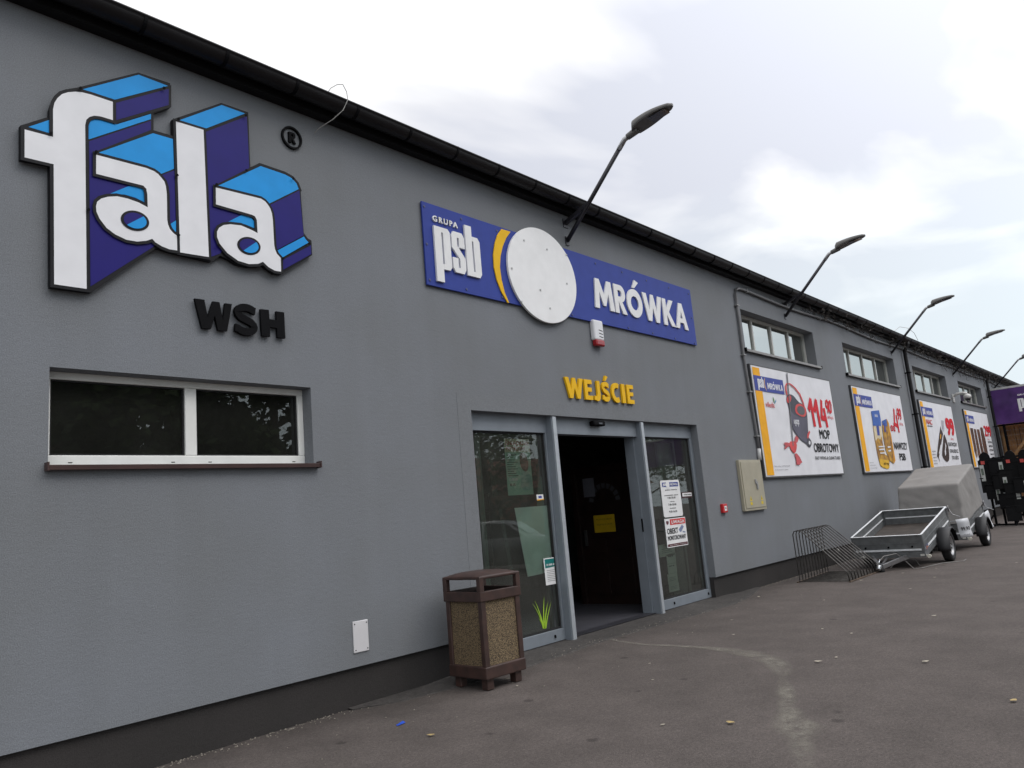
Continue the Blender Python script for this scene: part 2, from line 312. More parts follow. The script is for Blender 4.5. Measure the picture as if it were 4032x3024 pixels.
HEAVY = {  # geometric heavy capitals, unit cell each
 'M': (1.05, [[(0,0),(.10,1),(.30,1),(.5,.50),(.70,1),(.90,1),(1,0),(.78,0),(.735,.58),(.56,.12),(.44,.12),(.265,.58),(.22,0)]]),
 'R': (.66, [[(0,0),(0,1),(.32,1),(.32,0)], [(.32,1),(.55,1)]+arc_(.55,.70,.40,.30,90,-90,12)[1:-1]+[(.55,.40),(.32,.40),(.32,.59),(.50,.59)]+arc_(.50,.70,.14,.11,-90,90,8)[1:-1]+[(.50,.81),(.32,.81)], [(.40,.40),(.66,.40),(1.,0),(.64,0),(.36,.38)]]),
 'O': (.92, ring_(.5,.5,(.5,.51),(.255,.25))),
 'Ó': (.92, ring_(.5,.5,(.5,.51),(.255,.25))+[[(.42,1.06),(.62,1.36),(.86,1.29),(.58,1.06)]]),
 'W': (1.22, [[(0,1),(.20,1),(.31,.40),(.43,1),(.57,1),(.69,.40),(.80,1),(1,1),(.79,0),(.62,0),(.5,.52),(.38,0),(.21,0)]]),
 'K': (.76, [[(0,0),(0,1),(.30,1),(.30,.62),(.62,1),(.97,1),(.52,.53),(1.02,0),(.66,0),(.30,.42),(.30,0)]]),
 'A': (.86, [[(0,0),(.37,1),(.5,1),(.5,.70),(.27,0)], [(1,0),(.63,1),(.5,1),(.5,.70),(.73,0)], [(.348,.18+.055),(.652,.18+.055),(.595,.41),(.405,.41)]]),
 'E': (.56, [[(0,0),(0,1),(.95,1),(.95,.79),(.36,.79),(.36,.61),(.88,.61),(.88,.41),(.36,.41),(.36,.21),(.95,.21),(.95,0)]]),
 'J': (.48, [[(.50,1),(.95,1),(.95,.30),(.90,.12),(.74,.01),(.48,-.03),(.02,.03),(.02,.24),(.30,.20),(.44,.23),(.50,.34)]]),
 'I': (.32, [[(.0,0),(.0,1),(.78,1),(.78,0)]]),
 'C': (.74, strip(arc_(.58,.5,.42,.39,58,302,22), .25)),
 'S': (.62, strip([(.88,.80)]+arc_(.52,.72,.34,.165,35,180,8)+[(.20,.66),(.30,.56),(.52,.49),(.72,.42),(.82,.33)]+arc_(.50,.27,.34,.165,0,-150,9)+[(.08,.20)], .235)),
 'Ś': (.62, strip([(.88,.80)]+arc_(.52,.72,.34,.165,35,180,8)+[(.20,.66),(.30,.56),(.52,.49),(.72,.42),(.82,.33)]+arc_(.50,.27,.34,.165,0,-150,9)+[(.08,.20)], .235)+[[(.40,1.06),(.60,1.33),(.88,1.27),(.60,1.06)]]),
}
def heavy(bm, word, x0, x1, z0, h, y, yb, gap=.07):
    tot = sum(HEAVY[c][0] for c in word)+gap*(len(word)-1); k = (x1-x0)/tot; x = x0
    for c in word:
        w_, polys = HEAVY[c]
        for pl in polys: prism_y(bm, [(x+p[0]*w_*k, z0+p[1]*h) for p in pl], y, yb)
        x += (w_+gap)*k
def text_obj(name, body, x0, x1, z0, z1, y, m, parent, depth=0., offset=0., space=1., shear=0.):
    bm = BM(); add_text(bm, body, x0, x1, z0, z1, y, depth, offset, space=space, shear=shear); return link(name, bm, m, parent)
def rect_px(zf, lb, rtp, y):
    a = on_y(*zf(*lb), y); b = on_y(*zf(*rtp), y); return a.x, b.x, a.z, b.z
def poly_px(zf, pts, y): return [(p.x, p.z) for p in (on_y(*zf(*q), y) for q in pts)]
def outset(poly, d):
    a = sum(poly[i][0]*poly[(i+1) % len(poly)][1]-poly[(i+1) % len(poly)][0]*poly[i][1] for i in range(len(poly)))
    s = 1 if a > 0 else -1; n = len(poly); res = []
    for i in range(n):
        p0 = Vector(poly[i-1]); p1 = Vector(poly[i]); p2 = Vector(poly[(i+1) % n])
        e1 = (p1-p0).normalized(); e2 = (p2-p1).normalized()
        n1 = Vector((e1.y, -e1.x))*s; n2 = Vector((e2.y, -e2.x))*s
        b = n1+n2; k = d*2/max(b.length_squared, .8); res.append((p1.x+b.x*k, p1.y+b.y*k))
    return res
def smooth_poly(poly, it=1):
    for _ in range(it):
        q = []
        for i in range(len(poly)):
            a = poly[i]; b = poly[(i+1) % len(poly)]
            q += [(a[0]*.75+b[0]*.25, a[1]*.75+b[1]*.25), (a[0]*.25+b[0]*.75, a[1]*.25+b[1]*.75)]
        poly = q
    return poly

DOOR = (5.96, 11.03, 0., 2.686)
def heavy_each(name, word, x0, x1, z0, h, y, yb, m, parent, gap=.07):
    tot = sum(HEAVY[c][0] for c in word)+gap*(len(word)-1); k = (x1-x0)/tot; x = x0
    for c in word:
        bm = BM(); heavy(bm, c, x, x+HEAVY[c][0]*k, z0, h, y, yb); link(name, bm, m, parent); x += (HEAVY[c][0]+gap)*k
# ------------------------------------------------------------------ ground
def sheet(name, poly, z, m, label=None):
    bm = BM(); bm.faces.new([bm.verts.new((x, y, z)) for x, y in poly]); o = link(name, bm, m)
    o['kind'] = 'structure'; return o
bm = BM()
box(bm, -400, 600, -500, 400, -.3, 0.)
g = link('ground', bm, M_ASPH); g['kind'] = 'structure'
ap = [(4.2, -.02), (4.6, -.22), (5.1, -.30), (5.5, -.36), (5.99, -.395), (6.4, -.35), (6.9, -.34), (7.3, -.285), (7.67, -.28), (8.3, -.33), (9.1, -.37), (9.8, -.42), (10.6, -.48), (11.3, -.36), (11.9, -.2), (12.5, -.03), (12.5, .05), (11.05, .05), (11.05, .42), (5.95, .42), (5.95, .05), (4.2, .05)]
apo = [q for q in ap if q[1] < -.01 and q[0] <= 12.5]
bm = BM(); prv = None
for (x, y) in apo:
    f = 1. if 5.2 < x < 11.4 else .35
    col_ = [bm.verts.new((x, y, -.004)), bm.verts.new((x, y*.93, .012*f+.002)), bm.verts.new((x, min(-.02, y*.4), .028*f+.003)), bm.verts.new((x, .045, .036*f+.004))]
    if prv:
        for k in range(3): bm.faces.new((prv[k], col_[k], col_[k+1], prv[k+1]))
    prv = col_
bm.faces.new([bm.verts.new(p) for p in ((DOOR[0]-.02,.044,.037), (DOOR[1]+.02,.044,.037), (DOOR[1]+.02,.26,.045), (DOOR[0]-.02,.26,.045))])
bmesh.ops.recalc_face_normals(bm, faces=bm.faces); apr = link('pavement_apron', bm, M_APRON); apr['kind'] = 'structure'
# pale chalky scuff line curving over the asphalt
def scuff_mat():
    m = bpy.data.materials.new('chalk_scuff'); m.use_nodes = True; nt = m.node_tree; N = nt.nodes; b = N['Principled BSDF']
    b.inputs['Base Color'].default_value = (.27, .25, .21, 1); b.inputs['Roughness'].default_value = .95
    tc = N.new('ShaderNodeTexCoord'); n = N.new('ShaderNodeTexNoise'); n.inputs['Scale'].default_value = 7; n.inputs['Detail'].default_value = 8; n.inputs['Roughness'].default_value = .75
    nt.links.new(tc.outputs['Object'], n.inputs['Vector']); at = N.new('ShaderNodeAttribute'); at.attribute_name = 'fade'
    ad = N.new('ShaderNodeMath'); ad.operation = 'MULTIPLY'; nt.links.new(at.outputs['Fac'], ad.inputs[0])
    mr = N.new('ShaderNodeMapRange'); mr.inputs[1].default_value = .34; mr.inputs[2].default_value = .72; mr.inputs[3].default_value = .0; mr.inputs[4].default_value = 1.; nt.links.new(n.outputs[0], mr.inputs[0])
    nt.links.new(mr.outputs[0], ad.inputs[1]); nt.links.new(ad.outputs[0], b.inputs['Alpha']); return m
sp = [(7.80,-.18,.02,.5),(7.63,-.41,.025,.7),(7.49,-.87,.03,.8),(7.50,-1.26,.035,.85),(7.48,-1.62,.05,.9),(7.40,-1.95,.08,.85),(7.30,-2.19,.10,.8),(7.16,-2.4,.10,.7),(6.97,-2.6,.09,.9),(6.69,-2.78,.07,.8),(6.40,-2.90,.03,.25),(6.18,-3.01,.05,.6),(5.91,-3.13,.06,.9),(5.58,-3.27,.05,.6),(5.3,-3.41,.09,.8),(5.12,-3.53,.12,1.),(4.9,-3.63,.07,.55),(4.76,-3.69,.06,.6),(4.51,-3.8,.05,.5),(4.3,-3.9,.04,.3)]
bm = BM(); fl = bm.verts.layers.float.new('fade'); prev = None
for i, (x, y, wd, a) in enumerate(sp):
    x2, y2 = sp[min(i+1, len(sp)-1)][:2]; x1, y1 = sp[max(i-1, 0)][:2]; d = Vector((x2-x1, y2-y1)).normalized(); nn = Vector((-d.y, d.x))
    row = []
    for k, f in ((-1.6, 0), (-.5, a), (.5, a), (1.6, 0)):
        v = bm.verts.new((x+nn.x*wd*k, y+nn.y*wd*k, .004)); v[fl] = f; row.append(v)
    if prev:
        for k in range(3): bm.faces.new((prev[k], prev[k+1], row[k+1], row[k]))
    prev = row
s = link('chalk_line', bm, scuff_mat()); s['kind'] = 'structure'

# ------------------------------------------------------------------ the store building
X0, X1 = -9.0, 48.0
bld = thing('store_building', 'long grey rendered store building with dark gutter and high strip windows', 'building', (20, 0, 0))
ZT, ZP = 5.45, .34
WIN = [(13.29, 16.9, 4.14, 4.925), (18.79, 22.96, 4.14, 4.925), (24.85, 28.95, 4.14, 4.91), (30.75, 34.74, 4.14, 4.905), (36.9, 40.9, 4.14, 4.905)]
W1 = (1.838, 3.935, 2.115, 2.795)
DOOR = (5.96, 11.03, 0., 2.686)
def wall_with_holes(bm, x0, x1, z0, z1, holes, y, depths):
    xs = sorted({x0, x1} | {h[0] for h in holes} | {h[1] for h in holes}); zs = sorted({z0, z1} | {max(h[2], z0) for h in holes} | {h[3] for h in holes})
    vv = {}
    def V(x, yy, z):
        k = (round(x, 4), round(yy, 4), round(z, 4))
        if k not in vv: vv[k] = bm.verts.new((x, yy, z))
        return vv[k]
    for a, b in zip(xs, xs[1:]):
        for c, d in zip(zs, zs[1:]):
            mx, mz = (a+b)/2, (c+d)/2
            if any(h[0] < mx < h[1] and h[2] < mz < h[3] for h in holes): continue
            bm.faces.new((V(a, y, c), V(b, y, c), V(b, y, d), V(a, y, d)))
    for h, dp in zip(holes, depths):
        a, b, c, d = h; c = max(c, z0)
        for q in (((a,y,c),(a,y,d),(a,y+dp,d),(a,y+dp,c)), ((b,y,d),(b,y,c),(b,y+dp,c),(b,y+dp,d)), ((a,y,d),(b,y,d),(b,y+dp,d),(a,y+dp,d)), ((b,y,c),(a,y,c),(a,y+dp,c),(b,y+dp,c))):
            if c == z0 and q[0][2] == c and q[1][2] == c: continue
            bm.faces.new([bm.verts.new(p) for p in q])
bm = BM()
wall_with_holes(bm, X0, X1, ZP, ZT, WIN+[W1, (DOOR[0], DOOR[1], .0, DOOR[3])], 0., [.27]*5+[.21, .17])
# underside lip of the render and the returns of the building
def quad(bm, *ps, mi=0): bm.faces.new([bm.verts.new(p) for p in ps]).material_index = mi
quad(bm, (X0,0,ZP), (X0,.04,ZP), (DOOR[0],.04,ZP), (DOOR[0],0,ZP)); quad(bm, (DOOR[1],0,ZP), (DOOR[1],.04,ZP), (X1,.04,ZP), (X1,0,ZP))
quad(bm, (X0,0,ZP), (X0,0,ZT), (X0,14,ZT+.8), (X0,14,ZP)); quad(bm, (X1,0,ZP), (X1,14,ZP), (X1,14,ZT+.8), (X1,0,ZT)); quad(bm, (X0,14,ZP), (X0,14,ZT+.8), (X1,14,ZT+.8), (X1,14,ZP))
link('wall', bm, M_WALL, bld)
# raised smooth render band round the entrance
bm = BM()
bx0, bx1, bzt, bt = 5.755, 11.24, 2.865, -.0025
zb = .37
for (a, b, c, d) in ((bx0, DOOR[0], zb, bzt), (DOOR[1], bx1, zb, bzt), (DOOR[0], DOOR[1], DOOR[3], bzt)):
    quad(bm, (a,bt,c), (b,bt,c), (b,bt,d), (a,bt,d))
quad(bm, (bx0,bt,zb), (bx0,bt,bzt), (bx0,-.001,bzt), (bx0,-.001,zb)); quad(bm, (bx1,bt,zb), (bx1,-.001,zb), (bx1,-.001,bzt), (bx1,bt,bzt))
quad(bm, (bx0,bt,bzt), (bx1,bt,bzt), (bx1,-.001,bzt), (bx0,-.001,bzt)); quad(bm, (DOOR[0],bt,DOOR[3]), (DOOR[0],0,DOOR[3]), (DOOR[1],0,DOOR[3]), (DOOR[1],bt,DOOR[3]))
quad(bm, (DOOR[0],bt,zb), (DOOR[0],0,zb), (DOOR[0],0,DOOR[3]), (DOOR[0],bt,DOOR[3])); quad(bm, (DOOR[1],bt,zb), (DOOR[1],bt,DOOR[3]), (DOOR[1],0,DOOR[3]), (DOOR[1],0,zb))
quad(bm, (bx0,bt,zb), (bx0,0,zb), (DOOR[0],0,zb), (DOOR[0],bt,zb)); quad(bm, (DOOR[1],bt,zb), (DOOR[1],0,zb), (bx1,0,zb), (bx1,bt,zb))
link('render_band', bm, M_BAND, bld)
bm = BM()
for a, b in ((X0, DOOR[0]), (DOOR[1], X1)):
    quad(bm, (a,.04,-.1), (b,.04,-.1), (b,.04,ZP), (a,.04,ZP))
quad(bm, (DOOR[0],.04,-.1), (DOOR[0],.04,ZP), (DOOR[0],.17,ZP), (DOOR[0],.17,-.1)); quad(bm, (DOOR[1],.04,ZP), (DOOR[1],.04,-.1), (DOOR[1],.17,-.1), (DOOR[1],.17,ZP))
link('plinth', bm, M_PLINTH, bld)
# eaves
bm = BM(); box(bm, X0-.1, X1+.1, -.10, .02, ZT, ZT+.17); link('fascia', bm, M_FASC, bld)
bm = BM()
quad(bm, (X0-.2,-.16,ZT+.185), (X1+.2,-.16,ZT+.185), (X1+.2,14.2,ZT+1.3), (X0-.2,14.2,ZT+1.3)); quad(bm, (X0-.2,-.16,ZT+.16), (X0-.2,14.2,ZT+1.27), (X1+.2,14.2,ZT+1.27), (X1+.2,-.16,ZT+.16))
quad(bm, (X0-.2,-.16,ZT+.16), (X1+.2,-.16,ZT+.16), (X1+.2,-.16,ZT+.185), (X0-.2,-.16,ZT+.185)); link('roof', bm, M_ROOF, bld)
GY, GZ, GR = -.20, ZT+.125, .095
bm = BM(); prof = [(GY+GR*math.cos(t), GZ+GR*math.sin(t)) for t in [PI+PI*i/12 for i in range(13)]]
bead = [(GY-GR-.008, GZ+.012), (GY-GR-.012, GZ), (GY-GR, GZ-.006)]
prof = bead + prof[1:]; xsn = [X0-.1+i*1.5 for i in range(int((X1-X0)/1.5)+1)] + [X1+.1]
rows = [[bm.verts.new((x, p[0], p[1]+.004*math.sin(x*.7))) for p in prof] for x in xsn]
for a, b in zip(rows, rows[1:]):
    for k in range(len(prof)-1): bm.faces.new((a[k], a[k+1], b[k+1], b[k])).smooth = True
go = link('gutter', bm, M_GUT, bld); sm = go.modifiers.new('solid', 'SOLIDIFY'); sm.thickness = .003
x = X0+.5; brm = None
while x < X1:
    if brm is None:
        bm = BM(); pr = [(GY+(GR+.006)*math.cos(t), GZ+(GR+.006)*math.sin(t)) for t in [PI*.96+PI*1.04*i/14 for i in range(15)]] + [(-.105, GZ+.02)]
        for dxx in (-.014, .014): pass
        ra = [bm.verts.new((-.013, p[0], p[1])) for p in pr]; rb = [bm.verts.new((.013, p[0], p[1])) for p in pr]
        for k in range(len(pr)-1): bm.faces.new((ra[k], ra[k+1], rb[k+1], rb[k]))
        o = link('gutter_bracket', bm, M_BLK, bld); brm = o.data; s2 = o.modifiers.new('solid', 'SOLIDIFY'); s2.thickness = .008
    else:
        o = o.copy(); COL.objects.link(o); o.parent = bld
    o.location.x = x; x += .68 if x < 60 else 1
# gutter joints
# high windows
def window(name, a, b, c, d, yf, panes, fm, gm, fw_=.06, dep=.07, gap_extra=0.):
    bm = BM(); y0, y1 = yf, yf+dep
    box(bm, a, b, y0, y1, d-fw_, d); box(bm, a, b, y0, y1, c, c+fw_)
    box(bm, a, a+fw_, y0, y1, c+fw_, d-fw_); box(bm, b-fw_, b, y0, y1, c+fw_, d-fw_)
    pw = (b-a)/panes
    for i in range(1, panes): box(bm, a+i*pw-fw_*.5, a+i*pw+fw_*.5, y0, y1, c+fw_, d-fw_)
    fr = link(name, bm, fm, bld, bevel=.004)
    bm = BM()
    for i in range(panes):
        x0 = a+i*pw+(fw_ if i == 0 else fw_*.5); x1 = a+(i+1)*pw-(fw_ if i == panes-1 else fw_*.5)
        quad(bm, (x0,yf+.035,c+fw_), (x1,yf+.035,c+fw_), (x1,yf+.035,d-fw_), (x0,yf+.035,d-fw_))
    p = link('pane', bm, gm, fr)
    return fr
for (a, b, c, d) in WIN:
    fr = window('window', a, b, c, d, .2, 4, M_CREAM, M_GLH, .055)
    bm = BM(); box(bm, a-.09, b+.09, -.055, .2, c-.012, c+.012); box(bm, a-.09, b+.09, -.058, -.05, c-.035, c+.013)
    link('sill', bm, M_SILLG, fr, bevel=.002)
    bm = BM(); box(bm, a-.10, a-.085, -.065, .0, c-.04, c+.03); box(bm, b+.085, b+.10, -.065, .0, c-.04, c+.03); link('sill_cap', bm, M_BLK, fr)
# the near two-light window
bm = BM(); a, b, c, d = W1; y0, y1 = .13, .2
fwid = .055; xm0, xm1 = 2.852, 2.945
box(bm, a, b, y0, y1, d-.055, d); box(bm, a, b, y0, y1, c, c+.085); box(bm, a, a+.05, y0, y1, c+.085, d-.055); box(bm, b-.055, b, y0, y1, c+.085, d-.055); box(bm, xm0, xm1, y0, y1, c+.085, d-.055)
f1 = link('window', bm, M_PVC, bld, bevel=.006); f1['label'] = 'white two-light window'
bm = BM()
for xx0, xx1 in ((a+.05, xm0), (xm1, b-.055)):
    zz0, zz1 = c+.085, d-.055; t = .012
    box(bm, xx0, xx1, y0+.02, y0+.05, zz0, zz0+t); box(bm, xx0, xx1, y0+.02, y0+.05, zz1-t, zz1); box(bm, xx0, xx0+t, y0+.02, y0+.05, zz0+t, zz1-t); box(bm, xx1-t, xx1, y0+.02, y0+.05, zz0+t, zz1-t)
link('gasket', bm, M_RUB, f1)
for xx0, xx1 in ((a+.05, xm0), (xm1, b-.055)):
    bm = BM(); quad(bm, (xx0,.165,c+.085), (xx1,.165,c+.085), (xx1,.165,d-.055), (xx0,.165,d-.055)); link('pane', bm, M_GLW, f1)
bm = BM()
for xx in (2.02, 2.75, 3.05, 3.82): box(bm, xx-.014, xx+.014, y0-.002, y0+.005, c+.03, c+.036)
link('drain_slot', bm, M_BLK, f1)
bm = BM(); box(bm, a-.012, b+.03, -.055, .13, c-.014, c-.002); box(bm, a-.012, b+.03, -.06, -.05, c-.036, c-.001); link('sill', bm, M_SILL, f1, bevel=.002)
bm = BM(); box(bm, a-.022, a-.01, -.065, .0, c-.04, c+.018); box(bm, b+.028, b+.04, -.065, .0, c-.04, c+.018); link('sill_cap', bm, M_SILL, f1)
# dim interiors
bm = BM()
def room(bm, x0, x1, y0, y1, z0, z1):
    quad(bm, (x0,y1,z0), (x0,y1,z1), (x1,y1,z1), (x1,y1,z0)); quad(bm, (x0,y0,z0), (x0,y0,z1), (x0,y1,z1), (x0,y1,z0)); quad(bm, (x1,y0,z0), (x1,y1,z0), (x1,y1,z1), (x1,y0,z1)); quad(bm, (x0,y0,z1), (x1,y0,z1), (x1,y1,z1), (x0,y1,z1))
room(bm, 5.55, 12.6, .26, 9., -.02, 3.05); room(bm, 1.5, 4.3, .22, 3.5, 1.0, 3.2)
room(bm, 12.8, 42, .3, 5, 3.3, 5.4)
quad(bm, (1.5,.22,1.), (1.5,3.5,1.), (4.3,3.5,1.), (4.3,.22,1.)); quad(bm, (12.8,.3,3.3), (12.8,5,3.3), (42,5,3.3), (42,.3,3.3))
quad(bm, (5.55,.255,2.6), (12.6,.255,2.6), (12.6,.255,3.05), (5.55,.255,3.05)); quad(bm, (11.06,.255,0), (12.6,.255,0), (12.6,.255,2.6), (11.06,.255,2.6)); quad(bm, (5.55,.255,0), (5.93,.255,0), (5.93,.255,2.6), (5.55,.255,2.6))
link('interior', bm, M_DARKIN, bld)
bm = BM(); quad(bm, (5.5,.24,.046), (12.6,.24,.046), (12.6,9,.046), (5.5,9,.046)); link('interior_floor', bm, M_INFLOOR, bld)

# ------------------------------------------------------------------ entrance: aluminium front with two side lights and the open doorway
YD = .15
ent = thing('shop_entrance', 'grey aluminium shop entrance with glazed side lights and open sliding doorway', 'door', (8.4, YD, 0))
P1, P2 = (7.375, 7.45), (9.395, 9.465)
bm = BM()
ZH = 2.485
box(bm, DOOR[0]-.03, P1[0], YD-.04, YD+.08, ZH, DOOR[3]+.02); box(bm, P1[1], P2[0], YD-.06, YD+.08, ZH-.01, DOOR[3]+.02); box(bm, P2[1], DOOR[1]+.02, YD-.04, YD+.08, ZH, DOOR[3]+.02)
link('header', bm, M_ALU, ent, bevel=.004)
for a, b in (P1, P2):
    bm = BM(); box(bm, a, b, YD-.13, YD+.09, 0.03, DOOR[3]+.0); p = link('post', bm, M_ALU, ent, bevel=.005)
    bm = BM(); box(bm, a+.012, b+.006, YD-.142, YD-.132, 0.03, DOOR[3]-.01); link('post_trim', bm, M_ALU2, p, bevel=.002)
for i, (a, b) in enumerate(((DOOR[0]-.02, P1[0]), (P2[1], 11.045))):
    bm = BM(); zr0, zr1 = .046, .178
    box(bm, a, b, YD-.04, YD+.06, zr0, zr1)
    if i == 1: box(bm, 10.95, b, YD-.04, YD+.06, zr1, ZH)
    else: box(bm, a, a+.05, YD-.04, YD+.06, zr1, ZH)
    if i == 1: box(bm, a, a+.06, YD-.04, YD+.06, zr1, ZH)
    else: box(bm, b-.03, b, YD-.04, YD+.06, zr1, ZH)
    fr = link('side_light_frame', bm, M_ALU, ent, bevel=.004)
    ga = a+.06 if i else a+.05; gb = 10.95 if i else b-.03

    bm = BM(); t = .02
    box(bm, ga, gb, YD-.012, YD+.02, ZH-t, ZH); box(bm, ga, gb, YD-.012, YD+.02, zr1, zr1+t); box(bm, ga, ga+t, YD-.012, YD+.02, zr1+t, ZH-t); box(bm, gb-t, gb, YD-.012, YD+.02, zr1+t, ZH-t)
    link('gasket', bm, M_RUB, fr)
    bm = BM(); quad(bm, (ga,YD,zr1), (gb,YD,zr1), (gb,YD,ZH), (ga,YD,ZH)); link('glass', bm, M_GLD, fr)
    bm = BM()
    for q in ((.32, .86) if i == 0 else (.28, .93)):
        xx = a+(b-a)*q; prism_y(bm, ellipse(xx, .115, .014, .014, 12), YD-.05, YD-.035); box(bm, xx-.011, xx+.011, YD-.055, YD-.04, .095, .11)
    link('drain_cap', bm, M_BLK, fr)
# sliding leaves parked behind the side lights
M_LEAF = mat('green_grey_leaf', (.16, .20, .18), .4, .2)
for xa, xb in ((6.25, 7.37), (9.48, 10.72)):
    bm = BM(); yy = YD+.11
    box(bm, xa, xb, yy, yy+.035, .05, .13); box(bm, xa, xb, yy, yy+.035, 2.44, 2.50); box(bm, xa, xa+.05, yy, yy+.035, .13, 2.44); box(bm, xb-.05, xb, yy, yy+.035, .13, 2.44)
    lf = link('sliding_leaf', bm, M_LEAF, ent, bevel=.003)
    bm = BM(); quad(bm, (xa+.05,yy+.017,.13), (xb-.05,yy+.017,.13), (xb-.05,yy+.017,2.44), (xa+.05,yy+.017,2.44)); link('leaf_glass', bm, M_GLD, lf)
bm = BM(); box(bm, P2[0]-.035, P2[0]-.022, YD-.01, YD+.14, .02, ZH); box(bm, P2[0]-.016, P2[0]-.004, YD-.01, YD+.14, .02, ZH)
link('door_edge', bm, M_ALU, ent)
bm = BM(); box(bm, P1[1], P2[0], YD-.05, YD+.1, .046, .052); link('threshold', bm, mat('threshold_metal', (.05,.05,.06), .5, .5), ent)
bm = BM(); box(bm, P2[0]-.045, P2[0]-.036, YD-.02, YD, 1.15, 1.33); link('door_handle', bm, M_BLK, ent)
base_at(ent)
# motion sensor
a = on_y(*Z4(850, 222), YD-.06); b = on_y(*Z4(921, 246), YD-.06)
bm = BM(); xm = (a.x+b.x)/2; hw = .13; zc = (a.z+b.z)/2
box(bm, xm-hw, xm+hw, YD-.15, YD-.062, zc-.035, zc+.03)
tg = tag(link('door_sensor', bm, M_BLK, None, bevel=.018, seg=3), 'small black motion sensor bar on the header above the open doorway', 'sensor')
bm = BM(); box(bm, xm-.03, xm+.05, YD-.156, YD-.149, zc-.015, zc+.005); o = link('lens', bm, mat('sensor_lens', (.03,.03,.04), .15), tg)

# ------------------------------------------------------------------ things on and behind the entrance glass
def sheet_thing(name, label, cat, zf, lb, rtp, y, m, depth=.003, round_=0., bevel=0.):
    x0, x1, z0, z1 = rect_px(zf, lb, rtp, y)
    bm = BM()
    if round_:
        pl = []
        for cx, cz, t0 in ((x1-round_, z1-round_, 0), (x0+round_, z1-round_, PI/2), (x0+round_, z0+round_, PI), (x1-round_, z0+round_, 1.5*PI)):
            pl += [(cx+round_*math.cos(t0+k*PI/8), cz+round_*math.sin(t0+k*PI/8)) for k in range(5)]
        prism_y(bm, pl, y-depth, y)
    else: box(bm, x0, x1, y-depth, y, z0, z1)
    o = tag(link(name, bm, m), label, cat); return o, (x0, x1, z0, z1)
def sub_rect(R, u0, u1, v0, v1):
    x0, x1, z0, z1 = R; return (x0+(x1-x0)*u0, x0+(x1-x0)*u1, z0+(z1-z0)*v0, z0+(z1-z0)*v1)
def panel(name, R, u0, u1, v0, v1, y, m, parent):
    q = sub_rect(R, u0, u1, v0, v1); bm = BM(); quad(bm, (q[0],y,q[2]), (q[1],y,q[2]), (q[1],y,q[3]), (q[0],y,q[3])); return link(name, bm, m, parent)
def wr(name, R, body, u0, u1, v0, v1, y, m, parent, offset=.01, **k):
    q = sub_rect(R, u0, u1, v0, v1); return text_obj(name, body, *q, y, m, parent, offset=offset, **k)
PSB = {  # heavy condensed logo letters in a unit box
 'p': ([(0,.84),(.29,.84),(.335,.79),(.335,.25),(.29,.20),(.155,.20),(.155,0),(0,0)], [(.150,.76),(.150,.28),(.185,.28),(.185,.76)]),
 's': ([(.365,.77),(.41,.84),(.60,.84),(.645,.77),(.645,.60),(.525,.60),(.525,.75),(.485,.75),(.485,.62),(.645,.45),(.645,.27),(.60,.20),(.41,.20),(.365,.27),(.365,.43),(.485,.43),(.485,.28),(.525,.28),(.525,.42),(.365,.58)], None),
 'b': ([(.675,1.),(.825,1.),(.825,.84),(.955,.84),(1.,.78),(1.,.26),(.955,.20),(.675,.20)], [(.820,.76),(.820,.28),(.855,.28),(.855,.76)])}
def psb(bm, x0, x1, z0, z1, y, yb, mi=0, skew=0.):
    for k, (outp, hole) in PSB.items():
        T = lambda q: (x0+(x1-x0)*q[0], z0+(z1-z0)*q[1]); pl = [T(q) for q in outp]
        if hole:
            h = [T(q) for q in hole]; pl = pl[:-1]+[pl[-1]]
            # split into left and right halves round the slit so that no faces overlap
            hx0, hx1, hz0, hz1 = h[0][0], h[2][0], h[1][1], h[0][1]
            xm = (hx0+hx1)/2
            def clip(poly, xc, keep_left):
                res = []
                for i in range(len(poly)):
                    a, b = poly[i], poly[(i+1) % len(poly)]
                    ina = (a[0] <= xc) == keep_left; inb = (b[0] <= xc) == keep_left
                    if ina: res.append(a)
                    if ina != inb:
                        t = (xc-a[0])/(b[0]-a[0]); res.append((xc, a[1]+t*(b[1]-a[1])))
                return res
            for left in (True, False):
                c = clip(pl, xm, left); edge = [q for q in c if abs(q[0]-xm) < 1e-9]
                # notch
                i = next(j for j in range(len(c)) if abs(c[j][0]-xm) < 1e-9 and abs(c[(j+1) % len(c)][0]-xm) < 1e-9)
                a, b = c[i], c[(i+1) % len(c)]; hx = hx0 if left else hx1
                pts = [(xm, hz1), (hx, hz1), (hx, hz0), (xm, hz0)]
                if a[1] < b[1]: pts = pts[::-1]
                c2 = c[:i+1]+pts+c[i+1:]; prism_y(bm, c2, y, yb, mi)
        else: prism_y(bm, pl, y, yb, mi)
G1 = YD-.004
# opening-hours board and warning board on the right side light
t, R = sheet_thing('opening_hours_sign', 'white rounded opening hours board on the right glass side light', 'sign', ZD, (425, 690), (632, 150), G1-.002, M_WHITE, .006, .03)
a = on_y(*ZD(352, 150), G1); b = on_y(*ZD(697, 668), G1); c_ = on_y(*ZD(632, 150), G1); d_ = on_y(*ZD(425, 690), G1)
R = ((a.x+d_.x)/2, (b.x+c_.x)/2, (b.z+d_.z)/2, (a.z+c_.z)/2)
bpy.data.objects.remove(t)
def rr_board(name, label, cat, R, y, depth, m, rad):
    x0, x1, z0, z1 = R; pl = []
    for cx, cz, t0 in ((x1-rad, z1-rad, 0), (x0+rad, z1-rad, PI/2), (x0+rad, z0+rad, PI), (x1-rad, z0+rad, 1.5*PI)):
        pl += [(cx+rad*math.cos(t0+k*PI/8), cz+rad*math.sin(t0+k*PI/8)) for k in range(5)]
    bm = BM(); prism_y(bm, pl, y-depth, y); return tag(link(name, bm, m), label, cat)
